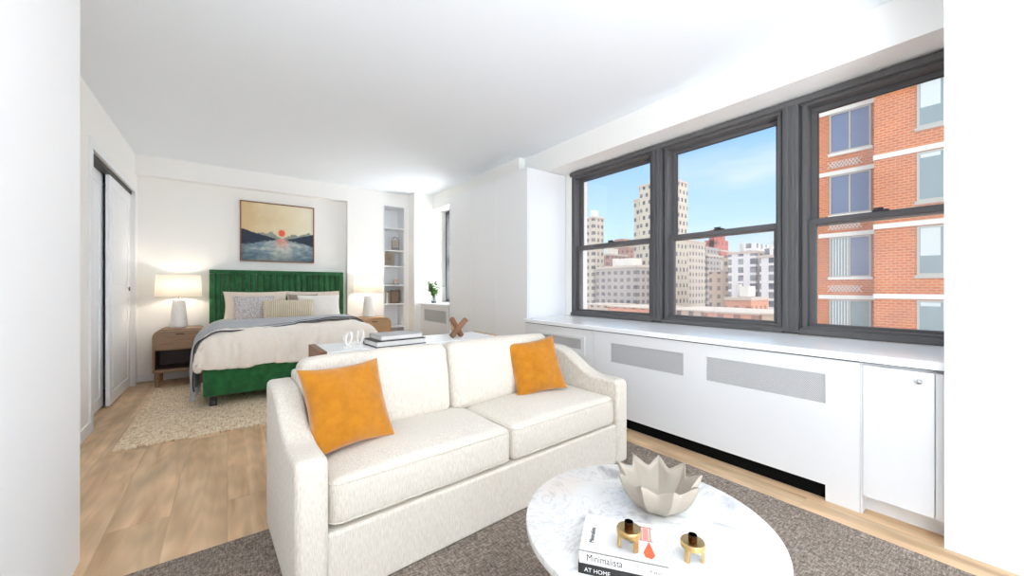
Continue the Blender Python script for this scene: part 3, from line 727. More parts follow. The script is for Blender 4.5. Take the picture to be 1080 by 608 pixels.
# throw
def throw_mesh(edge=False):
    bm = bmesh.new(); nx, ny = 110, 26; W = 1.53; g = []
    for i in range(nx+1):
        a = -(W/2+.42)+(W+.62)*i/nx
        fx, dx = prof(abs(a), W/2, .17); x = math.copysign(fx, a)
        row = []
        for j in range(ny+1):
            t = j/ny
            yn = 4.40+.42*(x+.35)*(.6 if x < 0 else 1)-.10; yf = 5.02+.10*x
            if edge: y = yn-.006+.022*t
            else: y = yn+(yf-yn)*t
            z = .692-dx-(.05*max(0, 1-abs(y-4.25)/.35) if y < 4.6 else 0)
            if edge: z += .012
            pr = Vector((x, y, z))
            w = .008*math.sin(t*19+x*5+2*noise.noise(pr*3))*(1 if not edge else 0)+.006*noise.noise(pr*8)
            out = math.copysign(1, a)
            if dx > .05: x2 = x+out*(abs(w)*1.6+.015+.02*math.sin(t*13)*min(1, dx/.3)); z2 = z
            else: x2 = x; z2 = z+w
            row.append(bm.verts.new((x2+DX, y, max(z2, .10))))
        g.append(row)
    for i in range(nx):
        for j in range(ny): bm.faces.new((g[i][j], g[i][j+1], g[i+1][j+1], g[i+1][j]))
    return bm, g
thr = empty('throw_blanket', (0, 0, 0), 0, 'grey wool throw with fringe draped across the bed', 'blanket')
bm_, g_ = throw_mesh(); left_edge = [v.co.copy() for v in g_[0]]
bm_.verts.ensure_lookup_table()
g_ = [[type('q', (), {'co': v.co.copy()}) for v in row] for row in g_]
m = MB(); m.bm.free(); m.bm = bm_
o = m.build('cloth', M['throw'], thr, smooth=True, autosm=0); sm = o.modifiers.new('thick', 'SOLIDIFY'); sm.thickness = .012; sm.offset = 1
for off in (0, 2):
    pts = [g_[i][off].co.copy() for i in range(0, len(g_), 2)]
    pts = [p+Vector((0, -.004 if off == 0 else 0, .012)) if abs(p.x-DX) < .68 else p+Vector((math.copysign(.008, p.x-DX), -.004 if off == 0 else 0, .004)) for p in pts]
    m = MB(); m.tube(pts, .0055 if off == 0 else .003, 8); m.build('fold_shade_line', M['throw_fold_shade'], thr, smooth=True)  # dark lines laid along the near edge as the fold's shadow
m = MB()
for i in range(30):
    t = i/29; k = t*(len(left_edge)-1); a = left_edge[int(k)].lerp(left_edge[min(int(k)+1, len(left_edge)-1)], k % 1)
    b_ = a+Vector((random.uniform(-.02, .01), random.uniform(-.015, .015), -.075-random.random()*.012))
    m.tube([a, a.lerp(b_, .5)+Vector((random.uniform(-.006, .006), random.uniform(-.006, .006), 0)), b_], [.006, .007, .004], 6)
m.build('fringe', M['throw'], thr, smooth=True)

# bed pillows
def bed_pillow(x0, x1, y, z, h, t, mat, lean, label, name='pillow', seed=0, pinch=.075, rz=0, grp=None):
    o = pillow_mb(x1-x0, h, t, pinch, .006, seed).build(name, mat, smooth=True, autosm=0, loc=((x0+x1)/2, y, z), rot=(R(lean), 0, rz))
    tag(o, label, 'pillow', grp); return o
bed_pillow(-.045, .60, 5.40, .64, .37, .15, M['sham'], -14, 'large beige pillow at the left against the green headboard', seed=1)
bed_pillow(.58, 1.21, 5.40, .64, .37, .15, M['sham'], -14, 'large beige pillow at the right against the green headboard', seed=2)
bed_pillow(.60, .93, 5.31, .645, .33, .12, M['taupe'], -16, 'dark taupe pillow mostly hidden behind the white one', seed=3)
bed_pillow(.05, .45, 5.26, .645, .32, .13, M['speckle'], -18, 'grey speckled square pillow leaning left of the lumbar pillow', 'decorative_pillow', 4)
bed_pillow(.68, 1.17, 5.22, .645, .32, .13, M['whitecotton'], -18, 'white square pillow leaning right of the lumbar pillow', seed=5)
bed_pillow(.32, .84, 5.10, .672, .235, .12, M['stripe'], -18, 'cream ribbed lumbar pillow in the middle front', 'lumbar_pillow', 6, .02)

# ------------------------------------------------------------------ nightstands and lamps
def rounded_arch(w, z0, z1, r, n=8):
    pts = [(-w/2, z0)]+[(-w/2+r-r*math.cos(k*PI/2/n), z1-r+r*math.sin(k*PI/2/n)) for k in range(n+1)]
    pts += [(w/2-r+r*math.sin(k*PI/2/n), z1-r+r*math.cos(k*PI/2/n)) for k in range(n+1)]+[(w/2, z0)]
    return pts
def nightstand(loc, mat, label, w=.44, H=.605):
    root = empty('nightstand', loc, 0, label, 'nightstand')
    D = .36; t = .02
    o = rounded_arch(w, .15, H, .085); i_ = rounded_arch(w-2*t, .15, H-t, .068)
    m = MB(); pts = o+i_[::-1]
    A = [m.bm.verts.new((p[0], 0, p[1])) for p in o]; B = [m.bm.verts.new((p[0], 0, p[1])) for p in i_]
    A2 = [m.bm.verts.new((p[0], D, p[1])) for p in o]; B2 = [m.bm.verts.new((p[0], D, p[1])) for p in i_]
    for k in range(len(o)-1):
        for q in ((A[k], A[k+1], B[k+1], B[k]), (A2[k+1], A2[k], B2[k], B2[k+1]), (A[k], A2[k], A2[k+1], A[k+1]), (B[k], B[k+1], B2[k+1], B2[k])): m.bm.faces.new(q)
    for k in (0, len(o)-1): m.bm.faces.new((A[k], B[k], B2[k], A2[k]))
    m.build('shell', mat, root, smooth=True)
    z = .392
    fp = rounded_arch(w-2*t-.004, z, H-t-.003, .066)
    dr = MB().prism(fp, 'y', .002, .02).build('drawer_front', mat, root, smooth=True)
    h = MB(); h.cyl((-.035, -.004, H-t-.035), (.035, -.004, H-t-.035), .006, seg=12); h.build('pull', M['walnut_dk'], dr)
    MB().box(-w/2+t, .03, z-.012, w/2-t, D-.01, z+.004).build('divider', mat, root)
    MB().box(-w/2+t, D-.02, .17, w/2-t, D-.008, z).build('back_panel', M['walnut_dk'], root)
    m = MB(); m.box(-w/2+t-.002, .02, .18, -w/2+t+.004, D-.02, z-.012); m.box(w/2-t-.004, .02, .18, w/2-t+.002, D-.02, z-.012); m.box(-w/2+t, .02, .181, w/2-t, D-.02, .186)
    m.build('lining', M['walnut_dk'], root)
    MB().box(-w/2, 0, .15, w/2, D, .18, bevel=.004).build('bottom_shelf', mat, root)
    for x in (-w/2+.035, w/2-.035):
        for y in (.035, D-.035):
            MB().cyl((x, y, .0), (x, y, .151), .016, .024, 16).build('leg', mat, root, smooth=True)
    return root
nightstand((-.405, 5.37, 0), M['walnut'], 'brown oak nightstand with rounded top left of the bed', .44)
nightstand((1.625, 5.33, 0), M['tanoak'], 'tan oak nightstand with rounded top right of the bed', .46, .625)
def shade_material():
    m, nt, b = new_mat('lamp_shade_linen'); nt.nodes.remove(b); out = nt.nodes['Material Output']
    d = N(nt, 'ShaderNodeBsdfDiffuse'); d.inputs['Color'].default_value = (.96, .95, .93, 1)
    t = N(nt, 'ShaderNodeBsdfTranslucent'); t.inputs['Color'].default_value = (.99, .96, .90, 1)
    mx = N(nt, 'ShaderNodeMixShader', Fac=.75); L(nt, d.outputs[0], mx.inputs[1]); L(nt, t.outputs[0], mx.inputs[2]); L(nt, mx.outputs[0], out.inputs['Surface'])
    return m
M['shade'] = shade_material()
def bulb_mat():
    m, nt, b = new_mat('lit_bulb'); b.inputs['Emission Color'].default_value = (1, .86, .7, 1); b.inputs['Emission Strength'].default_value = 75
    return m
M['bulb'] = bulb_mat()
def table_lamp(loc, label, s=1.0):
    root = empty('table_lamp', loc, 0, label, 'lamp')
    prof_ = [(.0, 0), (.072, 0), (.078, .008), (.077, .03)]+[(.077-.026*(k/10), .03+.27*k/10) for k in range(1, 11)]+[(.045, .308), (.02, .312), (0, .312)]
    m = MB(); m.lathe(prof_, 60, fn=lambda r, z, a, i: (r*(1+.025*math.sin(z*210)*(.02 < z < .3)+.012*math.cos(20*a)), z)); m.build('base', M['lampmarble'], root, smooth=True, autosm=0)
    m = MB(); m.cyl((0, 0, .31), (0, 0, .42), .006); m.build('stem', M['brass'], root)
    m = MB(); rt, rb, z0, z1 = .188, .198, .342, .578
    m.lathe([(rb, z0), (rt, z1)], 56)
    for f in [f for f in m.bm.faces if len(f.verts) > 4]: m.bm.faces.remove(f)
    o = m.build('lamp_shade', M['shade'], root, smooth=True, autosm=0); sd = o.modifiers.new('t', 'SOLIDIFY'); sd.thickness = .003
    m = MB()
    for k in range(3): a = 2*PI*k/3; m.tube([(0, 0, .55), (rt*.99*math.cos(a), rt*.99*math.sin(a), .565)], .002, 6)
    m.tube([(0, 0, .42), (0, 0, .55)], .003, 6); m.build('shade_carrier', M['brass'], root)
    m = MB(); m.lathe([(0, .41), (.015, .415), (.028, .45), (.026, .475), (0, .492)], 20); m.build('bulb', M['bulb'], root, smooth=True)
    return root
table_lamp((-.43, 5.56, .605), 'table lamp with round white shade on the left nightstand')
table_lamp((1.60, 5.54, .625), 'table lamp with round white shade on the right nightstand')

# ------------------------------------------------------------------ painting
root = empty('painting', (.122, YN-.03, 1.375), 0, 'framed lake and mountain sunset watercolour above the headboard', 'painting')
PW, PH = .826, .757
m = MB(); m.ring_frame('y', 0, .03, 0, 0, PW, PH, .014, bevel=.002); m.build('frame', M['frame_wood'], root)
m = MB(); m.box(0.008, .008, .008, PW-.008, .028, PH-.008); m.build('canvas', painting_material(PW, PH), root)

# ------------------------------------------------------------------ potted plant on the far ledge
root = empty('potted_plant', (2.47, 5.24, .811), 0, 'leafy green plant in a clear glass vase on the far ledge', 'plant')
gm, nt, b = new_mat('clear_glass'); b.inputs['Roughness'].default_value = .03; b.inputs['Transmission Weight'].default_value = .85; b.inputs['Base Color'].default_value = (.85, .88, .88, 1); M['glassjar'] = gm
m = MB(); m.lathe([(.0, 0), (.035, 0), (.048, .02), (.052, .05), (.046, .085), (.042, .095), (.040, .095), (.044, .083), (.049, .05), (.045, .022), (.033, .006), (0, .006)], 28); m.build('vase', gm, root, smooth=True)
m = MB(); m.lathe([(0, .006), (.040, .008), (.046, .03), (0, .034)], 20); m.build('soil', M['dark'], root, smooth=True)
m = MB(); lf = MB(); rnd = random.Random(3)
for k in range(24):
    a = rnd.uniform(0, 2*PI); sp_ = rnd.uniform(.03, .16); hh = rnd.uniform(.17, .33)
    p0 = Vector((rnd.uniform(-.015, .015), rnd.uniform(-.015, .015), .03)); p3 = Vector((sp_*math.cos(a), sp_*math.sin(a), hh))
    p1 = Vector((p3.x*.25, p3.y*.25, .12)); pts = [p0, p1, p1.lerp(p3, .5)+Vector((0, 0, .015)), p3]
    m.tube(pts, .002, 5)
    for q in range(11):
        t = .3+.7*q/10; i = min(int(t*3), 2); c = pts[i].lerp(pts[i+1], t*3-i if t < 1 else 1)
        d = Vector((rnd.uniform(-1, 1), rnd.uniform(-1, 1), rnd.uniform(-.1, .9))).normalized(); s_ = rnd.uniform(.040, .062)
        sd = d.cross(Vector((0, 0, 1))+Vector((rnd.random(), 0, 0))).normalized()*s_*.36; up = d.cross(sd).normalized()*.004
        tip = c+d*s_; v = [lf.bm.verts.new(x) for x in (c, c+d*s_*.45+sd, tip, c+d*s_*.45-sd, c+d*s_*.45+up)]
        for f in ((0, 1, 4), (1, 2, 4), (2, 3, 4), (3, 0, 4)): lf.bm.faces.new([v[x] for x in f])
m.build('stems', M['stem'], root); lf.build('leaves', M['leaf'], root)

# ------------------------------------------------------------------ sofa
SX, SY, SR = .165, 1.325, R(2.5)
sofa = empty('sofa', (SX, SY, .012), SR, 'cream linen two-seat sofa with sloping arms in the foreground', 'sofa')
SW, SD, AT = 1.755, .66, .098
def arm_profile():
    pts = [(0, 0), (0, .455), (.006, .476), (.022, .487)]
    for k in range(0, 15):
        t = k/14; y = .03+t*(SD-.06); s_ = min(1, max(0, (y-.16)/(.36))); s_ = s_*s_*(3-2*s_)
        pts.append((y, .489+.145*s_))
    pts += [(SD-.012, .628), (SD, .61), (SD, 0)]
    return pts
for x in (0, SW-AT):
    m = MB(); m.prism(arm_profile(), 'x', x, x+AT); o = m.build('arm', M['sofa'], sofa, bevel=.018)
    # piping along the front edge of the arm
m = MB(); m.box(AT-.004, .012, .0, SW-AT+.004, SD-.02, .232); m.build('base', M['sofa'], sofa, bevel=.012)
m = MB(); m.prism([(SD-.13, .2), (SD-.085, .655), (SD-.075, .665), (SD-.012, .665), (SD, .655), (SD, 0), (SD-.13, 0)], 'x', AT-.004, SW-AT+.004); m.build('back_frame', M['sofa'], sofa, bevel=.012)
inner = SW-2*AT; cw_ = inner/2
for k in range(2):
    m = softbox(cw_-.004, .50, .165, .038, (.028, .004), .0035, 5, 30, k+1)
    o = m.build('seat_cushion', M['sofa'], sofa, smooth=True, autosm=0, loc=(AT+cw_*(k+.5), .265, .232))
    # piping round the top and bottom seams
    for zz in (.022, .150):
        w_, d_, r_ = cw_/2-.006, .25-.001, .04; pts = []
        for q in range(4):
            cx = (w_-r_)*(1, -1, -1, 1)[q]; cy = (d_-r_)*(1, 1, -1, -1)[q]
            for s_ in range(5): a = q*PI/2+s_*PI/8; pts.append((cx+r_*math.cos(a), cy+r_*math.sin(a), zz))
        pts.append(pts[0]); pp = MB().tube(pts, .0028, 6); pp.build('piping', M['sofa'], o, smooth=True)
bc = ((AT-.005, AT+.69), (AT+.695, AT+1.42))
for k, (a, b_) in enumerate(bc):
    m = softbox(b_-a, .15, .352, .045, (.012, .022), .006, 4.5, 30, k+5)
    m.build('back_cushion', M['sofa'], sofa, smooth=True, autosm=0, loc=((a+b_)/2, .46, .382), rot=(R(-9), 0, 0))
# mustard pillows
o = pillow_mb(.325, .34, .14, .10, .009, 11).build('throw_pillow', M['mustard'], smooth=True, autosm=0, loc=(.402, 1.545, .426), rot=(R(-26), R(-1), R(9)))
tag(o, 'mustard velvet pillow at the left end of the sofa, against the arm', 'pillow', 'mustard pillows on the sofa')
o = pillow_mb(.33, .33, .13, .10, .009, 12).build('throw_pillow', M['mustard'], smooth=True, autosm=0, loc=(1.475, 1.665, .425), rot=(R(-22), R(-6), R(-14)))
tag(o, 'mustard velvet pillow at the right end of the sofa', 'pillow', 'mustard pillows on the sofa')

# ------------------------------------------------------------------ console behind the sofa
KX0, KX1, KY0, KY1, KZ = .365, 1.47, 2.075, 2.40, .722
root = empty('console_table', (0, 0, 0), 0, 'white-topped console table with wooden ends behind the sofa', 'console table')
m = MB(); m.box(KX0+.035, KY0, KZ-.05, KX1-.03, KY1, KZ, bevel=.003); m.build('table_top', M['console'], root)
m = MB(); m.box(KX0, KY0, 0, KX0+.035, KY1, KZ+.004, bevel=.003); m.build('end_panel', M['redwood'], root)
m = MB(); m.box(KX1-.03, KY0, 0, KX1, KY1, KZ+.004, bevel=.003); m.build('end_panel', M['tableleg'], root)
m = MB(); m.box(KX0+.035, KY0+.01, .12, KX1-.03, KY1-.01, .15); m.build('lower_shelf', M['console'], root)
def open_book_stack(loc, rz, w, d, h, cover, label, grp=None, ct=.004, cat='book', back=True):
    root = empty('book', loc, rz, label, cat, grp)
    m = MB(); m.box(-w/2, -d/2, 0, w/2, d/2, ct); m.box(-w/2, -d/2, h-ct, w/2, d/2, h); ys = d/2 if back else -d/2
    m.box(-w/2, ys-ct/2, 0, w/2, ys+ct/2, h); m.build('cover', cover, root)
    m = MB(); m.box(-w/2+ct, -d/2+.004, ct, w/2-.005, d/2-.004, h-ct); m.build('pages', M['paper'], root)
    return root
open_book_stack((.775, 2.165, KZ+.001), R(4), .29, .20, .034, M['blackcover'], 'large book with black cover edges under the grey book on the console')
o = open_book_stack((.785, 2.165, KZ+.0355), R(4), .25, .17, .026, M['greycover'], 'smaller pale grey book on top of the black-edged one')
# crossed wooden ornament
root = empty('wooden_knot_ornament', (1.20, 2.19, KZ), R(10), 'crossed brown wooden knot ornament on the console', 'ornament')
for k, (an, yo) in enumerate(((43, -.012), (-52, .012))):
    m = MB(); m.box(-.078, -.012, -.015, .078, .012, .015, bevel=.003)
    m.build('bar', M['redwood'], root, loc=(0, yo, .064), rot=(0, R(-an), R(8 if k else -6)))
m = MB(); m.box(-.055, -.011, -.012, .055, .011, .012, bevel=.003); m.build('bar', M['tableleg'], root, loc=(-.012, .03, .052), rot=(R(20), R(68), R(30)))
# pair of pale sculptures
def coral(loc, rz, lbl, seed):
    root = empty('branch_sculpture', loc, rz, lbl, 'ornament', 'white ornaments on the console')
    rn = random.Random(seed); m = MB(); m.lathe([(0, 0), (.022, 0), (.024, .006), (.015, .012), (0, .014)], 20)
    m.build('foot', M['coral'], root, smooth=True)
    m = MB()
    for k in range(4):
        a = 2*PI*k/4+rn.random(); r_ = .018
        m.tube([(0, 0, .01), (r_*.9*math.cos(a), r_*.9*math.sin(a), .03), (r_*1.3*math.cos(a+.4), r_*1.3*math.sin(a+.4), .055), (r_*math.cos(a+.8), r_*math.sin(a+.8), .075+.012*rn.random())], [.006, .006, .0055, .004], 8)
    m.build('branches', M['coral'], root, smooth=True)
coral((.525, 2.19, KZ), 0, 'white branching ceramic ornament nearer the left end of the console', 1)
coral((.590, 2.20, KZ), 1, 'white branching ceramic ornament beside the book stack', 5)

# ------------------------------------------------------------------ coffee table
TX, TY, TZ, TR = .965, .645, .38, .345
root = empty('coffee_table', (TX, TY, .012), 0, 'round white marble coffee table with pale oak legs', 'coffee table')
m = MB(); zt = TZ-.012
m.lathe([(0, zt-.028), (TR-.008, zt-.028), (TR-.002, zt-.024), (TR, zt-.014), (TR-.002, zt-.004), (TR-.008, zt), (0, zt)], 120); m.build('table_top', M['marble'], root, smooth=True, autosm=40)
for k in range(4):
    a = R(166+90*k); x, y = .285*math.cos(a), .285*math.sin(a)
    m = MB(); m.cyl((x, y, 0), (x, y, zt-.028), .021, .024, 24); m.build('leg', M['tableleg'], root, smooth=True)
m = MB()
for a in (R(166), R(256)): m.tube([(.28*math.cos(a), .28*math.sin(a), .30), (-.28*math.cos(a), -.28*math.sin(a), .30)], .012, 8)
m.build('stretcher', M['tableleg'], root, smooth=True)
# bowl
root = empty('fluted_bowl', (1.045, .655, TZ), R(31), 'ivory ceramic bowl with a pointed ruffled rim on the marble table', 'bowl')
NL = 9
def lobes(r, z, a, i):
    s_ = max(0, min(1, z/.112)); c = math.cos(NL*a); pk = (1-abs(math.sin(NL*a/2))**.55)*2-1
    return r*(1+(.06+.095*s_)*(.35*c+.65*pk)), z*(1+.02*c)+.013*s_*s_*(.6*c+.4*pk)
outer = [(.028, .0), (.042, .001), (.060, .010), (.080, .030), (.095, .054), (.104, .077), (.110, .098)]
innerp = [(.108, .100), (.100, .079), (.090, .056), (.075, .034), (.055, .016), (.03, .010), (0.0, .009)]
m = MB(); m.lathe([(0, 0)]+outer+innerp, 252, fn=lobes)
bmesh.ops.remove_doubles(m.bm, verts=m.bm.verts, dist=1e-5)
o = m.build('body', M['bowl'], root, smooth=True, autosm=0)
# books on the table
ba = math.atan2(-.81, .587)
def u2(p, x, y): return (p[0]+x*math.cos(ba)-y*math.sin(ba), p[1]+x*math.sin(ba)+y*math.cos(ba))
BL, BWd = .196, .152
bc_ = u2((.662, .619), BL/2, BWd/2)
lowb = open_book_stack((bc_[0], bc_[1], TZ), ba, BL+.004, BWd+.004, .023, M['blackcover'], 'black book with white spine lettering under the white book', ct=.003, back=False)
def spine(root, w, d, h, mat):
    m = MB(); m.box(-w/2, -d/2-.001, 0, w/2, -d/2+.004, h, bevel=.001); return m.build('spine', mat, root)
spine(lowb, BL+.004, BWd+.004, .023, M['blackcover'])
topb = open_book_stack((bc_[0], bc_[1], TZ+.0235), ba, BL, BWd, .027, M['whitecover'], 'white Minimalista book on the marble table under a brass holder', ct=.003, back=False)
spine(topb, BL, BWd, .027, M['whitecover'])
def text(body, size, parent, loc, rot, mat, name='lettering', sx=1.0, bold=0):
    cu = bpy.data.curves.new(name, 'FONT'); cu.body = body; cu.size = size; cu.extrude = .0002; cu.offset = bold
    cu.materials.append(mat); o = bpy.data.objects.new(name, cu); C.collection.objects.link(o)
    me = bpy.data.meshes.new_from_object(o); bpy.data.objects.remove(o); me.name = name
    o = bpy.data.objects.new(name, me); C.collection.objects.link(o)
    o.parent = parent; o.location = loc; o.rotation_euler = rot; o.scale = (sx, 1, 1); return o
text('Minimalista', .0225, topb, (-BL/2+.017, -BWd/2-.0015, .0075), (PI/2, 0, 0), M['ink'], sx=.80, bold=0)
text('Rizzoli', .010, topb, (BL/2-.04, -BWd/2-.0015, .009), (PI/2, 0, 0), M['ink'])
text('AT HOME', .0135, lowb, (-BL/2+.012, -BWd/2-.0035, .0065), (PI/2, 0, 0), M['whiteink'])
text('Minimalista', .016, topb, (-BL/2+.030, -BWd/2+.035, .0275), (0, 0, PI/2), M['ink'], sx=.85)
# cover picture
m = MB(); px = BL/2-.058
m.box(px, .005, .0268, px+.004, .06, .0274); m.box(px+.022, .005, .0268, px+.026, .06, .0274); m.box(px-.002, .056, .0268, px+.030, .060, .0274); m.box(px-.002, .003, .0268, px+.03, .007, .0274)
m.box(px+.006, .008, .0268, px+.020, .055, .02725)
m.build('cover_picture', M['pink'], topb)
m = MB(); m.prism([(px+.010, -.055), (px+.024, -.058), (px+.032, -.045), (px+.026, -.02), (px+.020, .002), (px+.014, -.015), (px+.006, -.040)], 'z', .0268, .0274); m.build('cover_picture', M['orange'], topb)
m = MB(); m.prism([(px-.030, -.05), (px-.005, -.052), (px+.002, -.035), (px-.006, -.018), (px-.026, -.02)], 'z', .0268, .0273); m.build('cover_picture', flat('cream_print', srgb(226, 220, 214), .6), topb)
# candle holders
def candle_holder(loc, rz, label):
    root = empty('candle_holder', loc, rz, label, 'candle holder', 'brass candle holders on the coffee table')
    m = MB(); m.lathe([(0, .030), (.024, .030), (.028, .032), (.0285, .041), (.027, .045), (.024, .0455), (.012, .0435), (0, .0435)], 48); m.build('dish', M['brass'], root, smooth=True)
    for k in range(3):
        a = 2*PI*k/3+R(20); c, s_ = math.cos(a), math.sin(a)
        m = MB(); m.box(-.0035, -.0055, 0, .0035, .0055, .034, rot=Matrix.Rotation(a, 3, 'Z'), bevel=.001)
        bmesh.ops.translate(m.bm, vec=(.0225*c, .0225*s_, 0), verts=m.bm.verts); m.build('leg', M['brass'], root)
    m = MB(); m.lathe([(0, .043), (.010, .043), (.0105, .058), (.0100, .0605), (.0085, .0605), (.0080, .05), (0, .05)], 28); m.build('cup', M['darkbrass'], root, smooth=True)
    return root
candle_holder((.765, .556, TZ+.0510), 0, 'brass three-legged candle holder standing on the white book')
candle_holder((.916, .480, TZ), R(35), 'brass three-legged candle holder standing on the bare marble')

# ------------------------------------------------------------------ the city outside
def px_dir(u): d = (u-540)/400; return .6+.8*d, .8-.6*d
def y_at(u, X): a, b_ = px_dir(u); return X*b_/a
def z_at(u, v, X): a, b_ = px_dir(u); return HC+(303-v)/400*X/a
M['brick'] = brick_material('orange_brick', srgb(206, 106, 42), srgb(188, 88, 32), srgb(204, 144, 100))
M['winframe'] = flat('pale_window_surround', srgb(176, 170, 158), .6)
M['blind'] = flat('pale_blinds', srgb(204, 208, 204), .7)
M['dglass'] = flat('blue_grey_glass', srgb(106, 118, 146), .08, spec=.5)
M['lglass'] = flat('pale_reflecting_glass', srgb(132, 146, 146), .08, spec=.5)
bb = empty('brick_building', (21, 0, -30), 0, 'orange brick apartment building close outside the right window', 'building')
MB().box(0, -6, 0, 9, 3.49, 46).build('wall', M['brick'], bb)
MB().box(1, 3.49, 0, 9, 6.6, 46).build('wing_wall', M['brick'], bb)
for k in range(-2, 5):
    z = 30+3.33+2.8*k
    MB().box(-.05, -6, z+.06, .02, 3.52, z+.25).build('stone_band', M['stone'], bb)
    # wing: lintel, window, sill, vent grille
    MB().box(.93, 3.6, z-.02, 1.02, 5.55, z+.16).build('lintel', M['stone'], bb)
    MB().box(.93, 3.7, z-1.95, 1.02, 5.2, z-1.83).build('window_sill', M['stone'], bb)
    w = MB(); w.ring_frame('x', .93, 1.03, 3.75, z-1.83, 5.15, z-.04, .06); w.box(.95, 4.42, z-1.8, 1.02, 4.48, z-.06)
    w = w.build('window', M['winframe'], bb)
    MB().box(.985, 3.78, z-1.8, .995, 4.45, z-.07).build('pane', M['dglass'] if k >= 0 else M['lglass'], w)
    MB().box(.985, 4.45, z-1.8, .995, 5.12, z-.07).build('pane', M['lglass'] if k < 1 else M['dglass'], w)
    if k <= 0:
        q = MB()
        for s_ in range(6): q.box(.96, 4.5+s_*.1, z-1.78, .98, 4.55+s_*.1, z-.1)
        q.build('vertical_blinds', M['blind'], w)
    g = MB()
    for s_ in range(9):
        y = 4.15+s_*.12
        for an in (35, -35): g.box(.96, y-.012, z-2.52, .985, y+.012, z-2.18, rot=Matrix.Rotation(R(an), 3, 'X'))
    g.build('vent_lattice', M['stone'], bb)
    # main face windows
    for y1 in (2.30, -.6, -3.2):
        w = MB(); w.ring_frame('x', -.03, .04, y1-1.35, z-1.83, y1, z+.02, .07); w.box(-.02, y1-.72, z-1.8, .03, y1-.66, z)
        w.box(-.05, y1-1.42, z-1.95, .03, y1+.06, z-1.83)
        w = w.build('window', M['winframe'], bb)
        MB().box(-.012, y1-1.3, z-1.8, -.004, y1-.05, z-.04).build('pane', M['lglass'], w)
        MB().box(-.02, y1-.60, z-1.1+.9*(k % 2), -.012, y1-.09, z-.06).build('blind', M['blind'], w)

def far_mat(name, wall, win, sy, sz, fy=.5, fz=.5, diag=False):
    """facade with a grid of window openings"""
    m, nt, b = new_mat(name)
    tc = N(nt, 'ShaderNodeTexCoord'); sp = N(nt, 'ShaderNodeSeparateXYZ'); L(nt, tc.outputs['Object'], sp.inputs[0])
    ad = N(nt, 'ShaderNodeMath', operation='ADD'); L(nt, sp.outputs['X'], ad.inputs[0]); L(nt, sp.outputs['Y'], ad.inputs[1])
    def fr(src, s_, th, off=None):
        d = N(nt, 'ShaderNodeMath', operation='DIVIDE'); d.inputs[1].default_value = s_; L(nt, src, d.inputs[0]); o = d.outputs[0]
        if off is not None:
            a = N(nt, 'ShaderNodeMath', operation='ADD'); L(nt, o, a.inputs[0]); L(nt, off, a.inputs[1]); o = a.outputs[0]
        f = N(nt, 'ShaderNodeMath', operation='FRACT'); L(nt, o, f.inputs[0])
        g = N(nt, 'ShaderNodeMath', operation='LESS_THAN'); g.inputs[1].default_value = th; L(nt, f.outputs[0], g.inputs[0]); return g.outputs[0]
    off = None
    if diag:
        d = N(nt, 'ShaderNodeMath', operation='DIVIDE'); d.inputs[1].default_value = sz; L(nt, sp.outputs['Z'], d.inputs[0])
        f = N(nt, 'ShaderNodeMath', operation='FLOOR'); L(nt, d.outputs[0], f.inputs[0])
        h = N(nt, 'ShaderNodeMath', operation='MULTIPLY'); h.inputs[1].default_value = .5; L(nt, f.outputs[0], h.inputs[0]); off = h.outputs[0]
    a = fr(ad.outputs[0], sy, fy, off); c = fr(sp.outputs['Z'], sz, fz)
    mm = N(nt, 'ShaderNodeMath', operation='MULTIPLY'); L(nt, a, mm.inputs[0]); L(nt, c, mm.inputs[1])
    n = N(nt, 'ShaderNodeTexNoise', Scale=.25, Detail=3.0); L(nt, tc.outputs['Object'], n.inputs['Vector'])
    m4 = N(nt, 'ShaderNodeMath', operation='MULTIPLY'); m4.use_clamp = True; L(nt, mm.outputs[0], m4.inputs[0]); L(nt, n.outputs['Fac'], m4.inputs[1])
    m5 = N(nt, 'ShaderNodeMath', operation='MULTIPLY'); m5.inputs[1].default_value = 1.7; m5.use_clamp = True; L(nt, m4.outputs[0], m5.inputs[0])
    mx = N(nt, 'ShaderNodeMix', data_type='RGBA'); mx.inputs['A'].default_value = c4(wall); mx.inputs['B'].default_value = c4(win)
    L(nt, m5.outputs[0], mx.inputs['Factor']); L(nt, mx.outputs['Result'], b.inputs['Base Color']); b.inputs['Roughness'].default_value = .8
    return m
M['parapet'] = flat('weathered_parapet', srgb(206, 190, 174), .9)
F = {
 'tower': far_mat('lattice_tower_facade', srgb(206, 196, 176), srgb(84, 88, 96), 2.3, 2.7, .45, .5, True),
 'pale': far_mat('pale_facade', srgb(206, 194, 178), srgb(100, 98, 100), 2.2, 2.6, .5, .5),
 'grey': far_mat('grey_facade', srgb(172, 164, 156), srgb(88, 86, 90), 2.6, 2.4, .55, .5),
 'pink': far_mat('pink_brick_facade', srgb(176, 136, 120), srgb(96, 80, 80), 2.6, 2.8, .4, .45),
 'red': far_mat('red_brick_facade', srgb(196, 112, 100), srgb(120, 84, 84), 4, 3.2, .35, .4),
 'white': far_mat('white_slab_facade', srgb(232, 228, 224), srgb(88, 96, 108), 3.2, 2.4, .45, .7),
 'tan': far_mat('tan_facade', srgb(204, 180, 156), srgb(110, 98, 92), 2.6, 2.6, .4, .5),
 'orange': far_mat('orange_facade', srgb(216, 156, 128), srgb(150, 110, 96), 2.6, 2.4, .4, .4),
}
GZ = -26
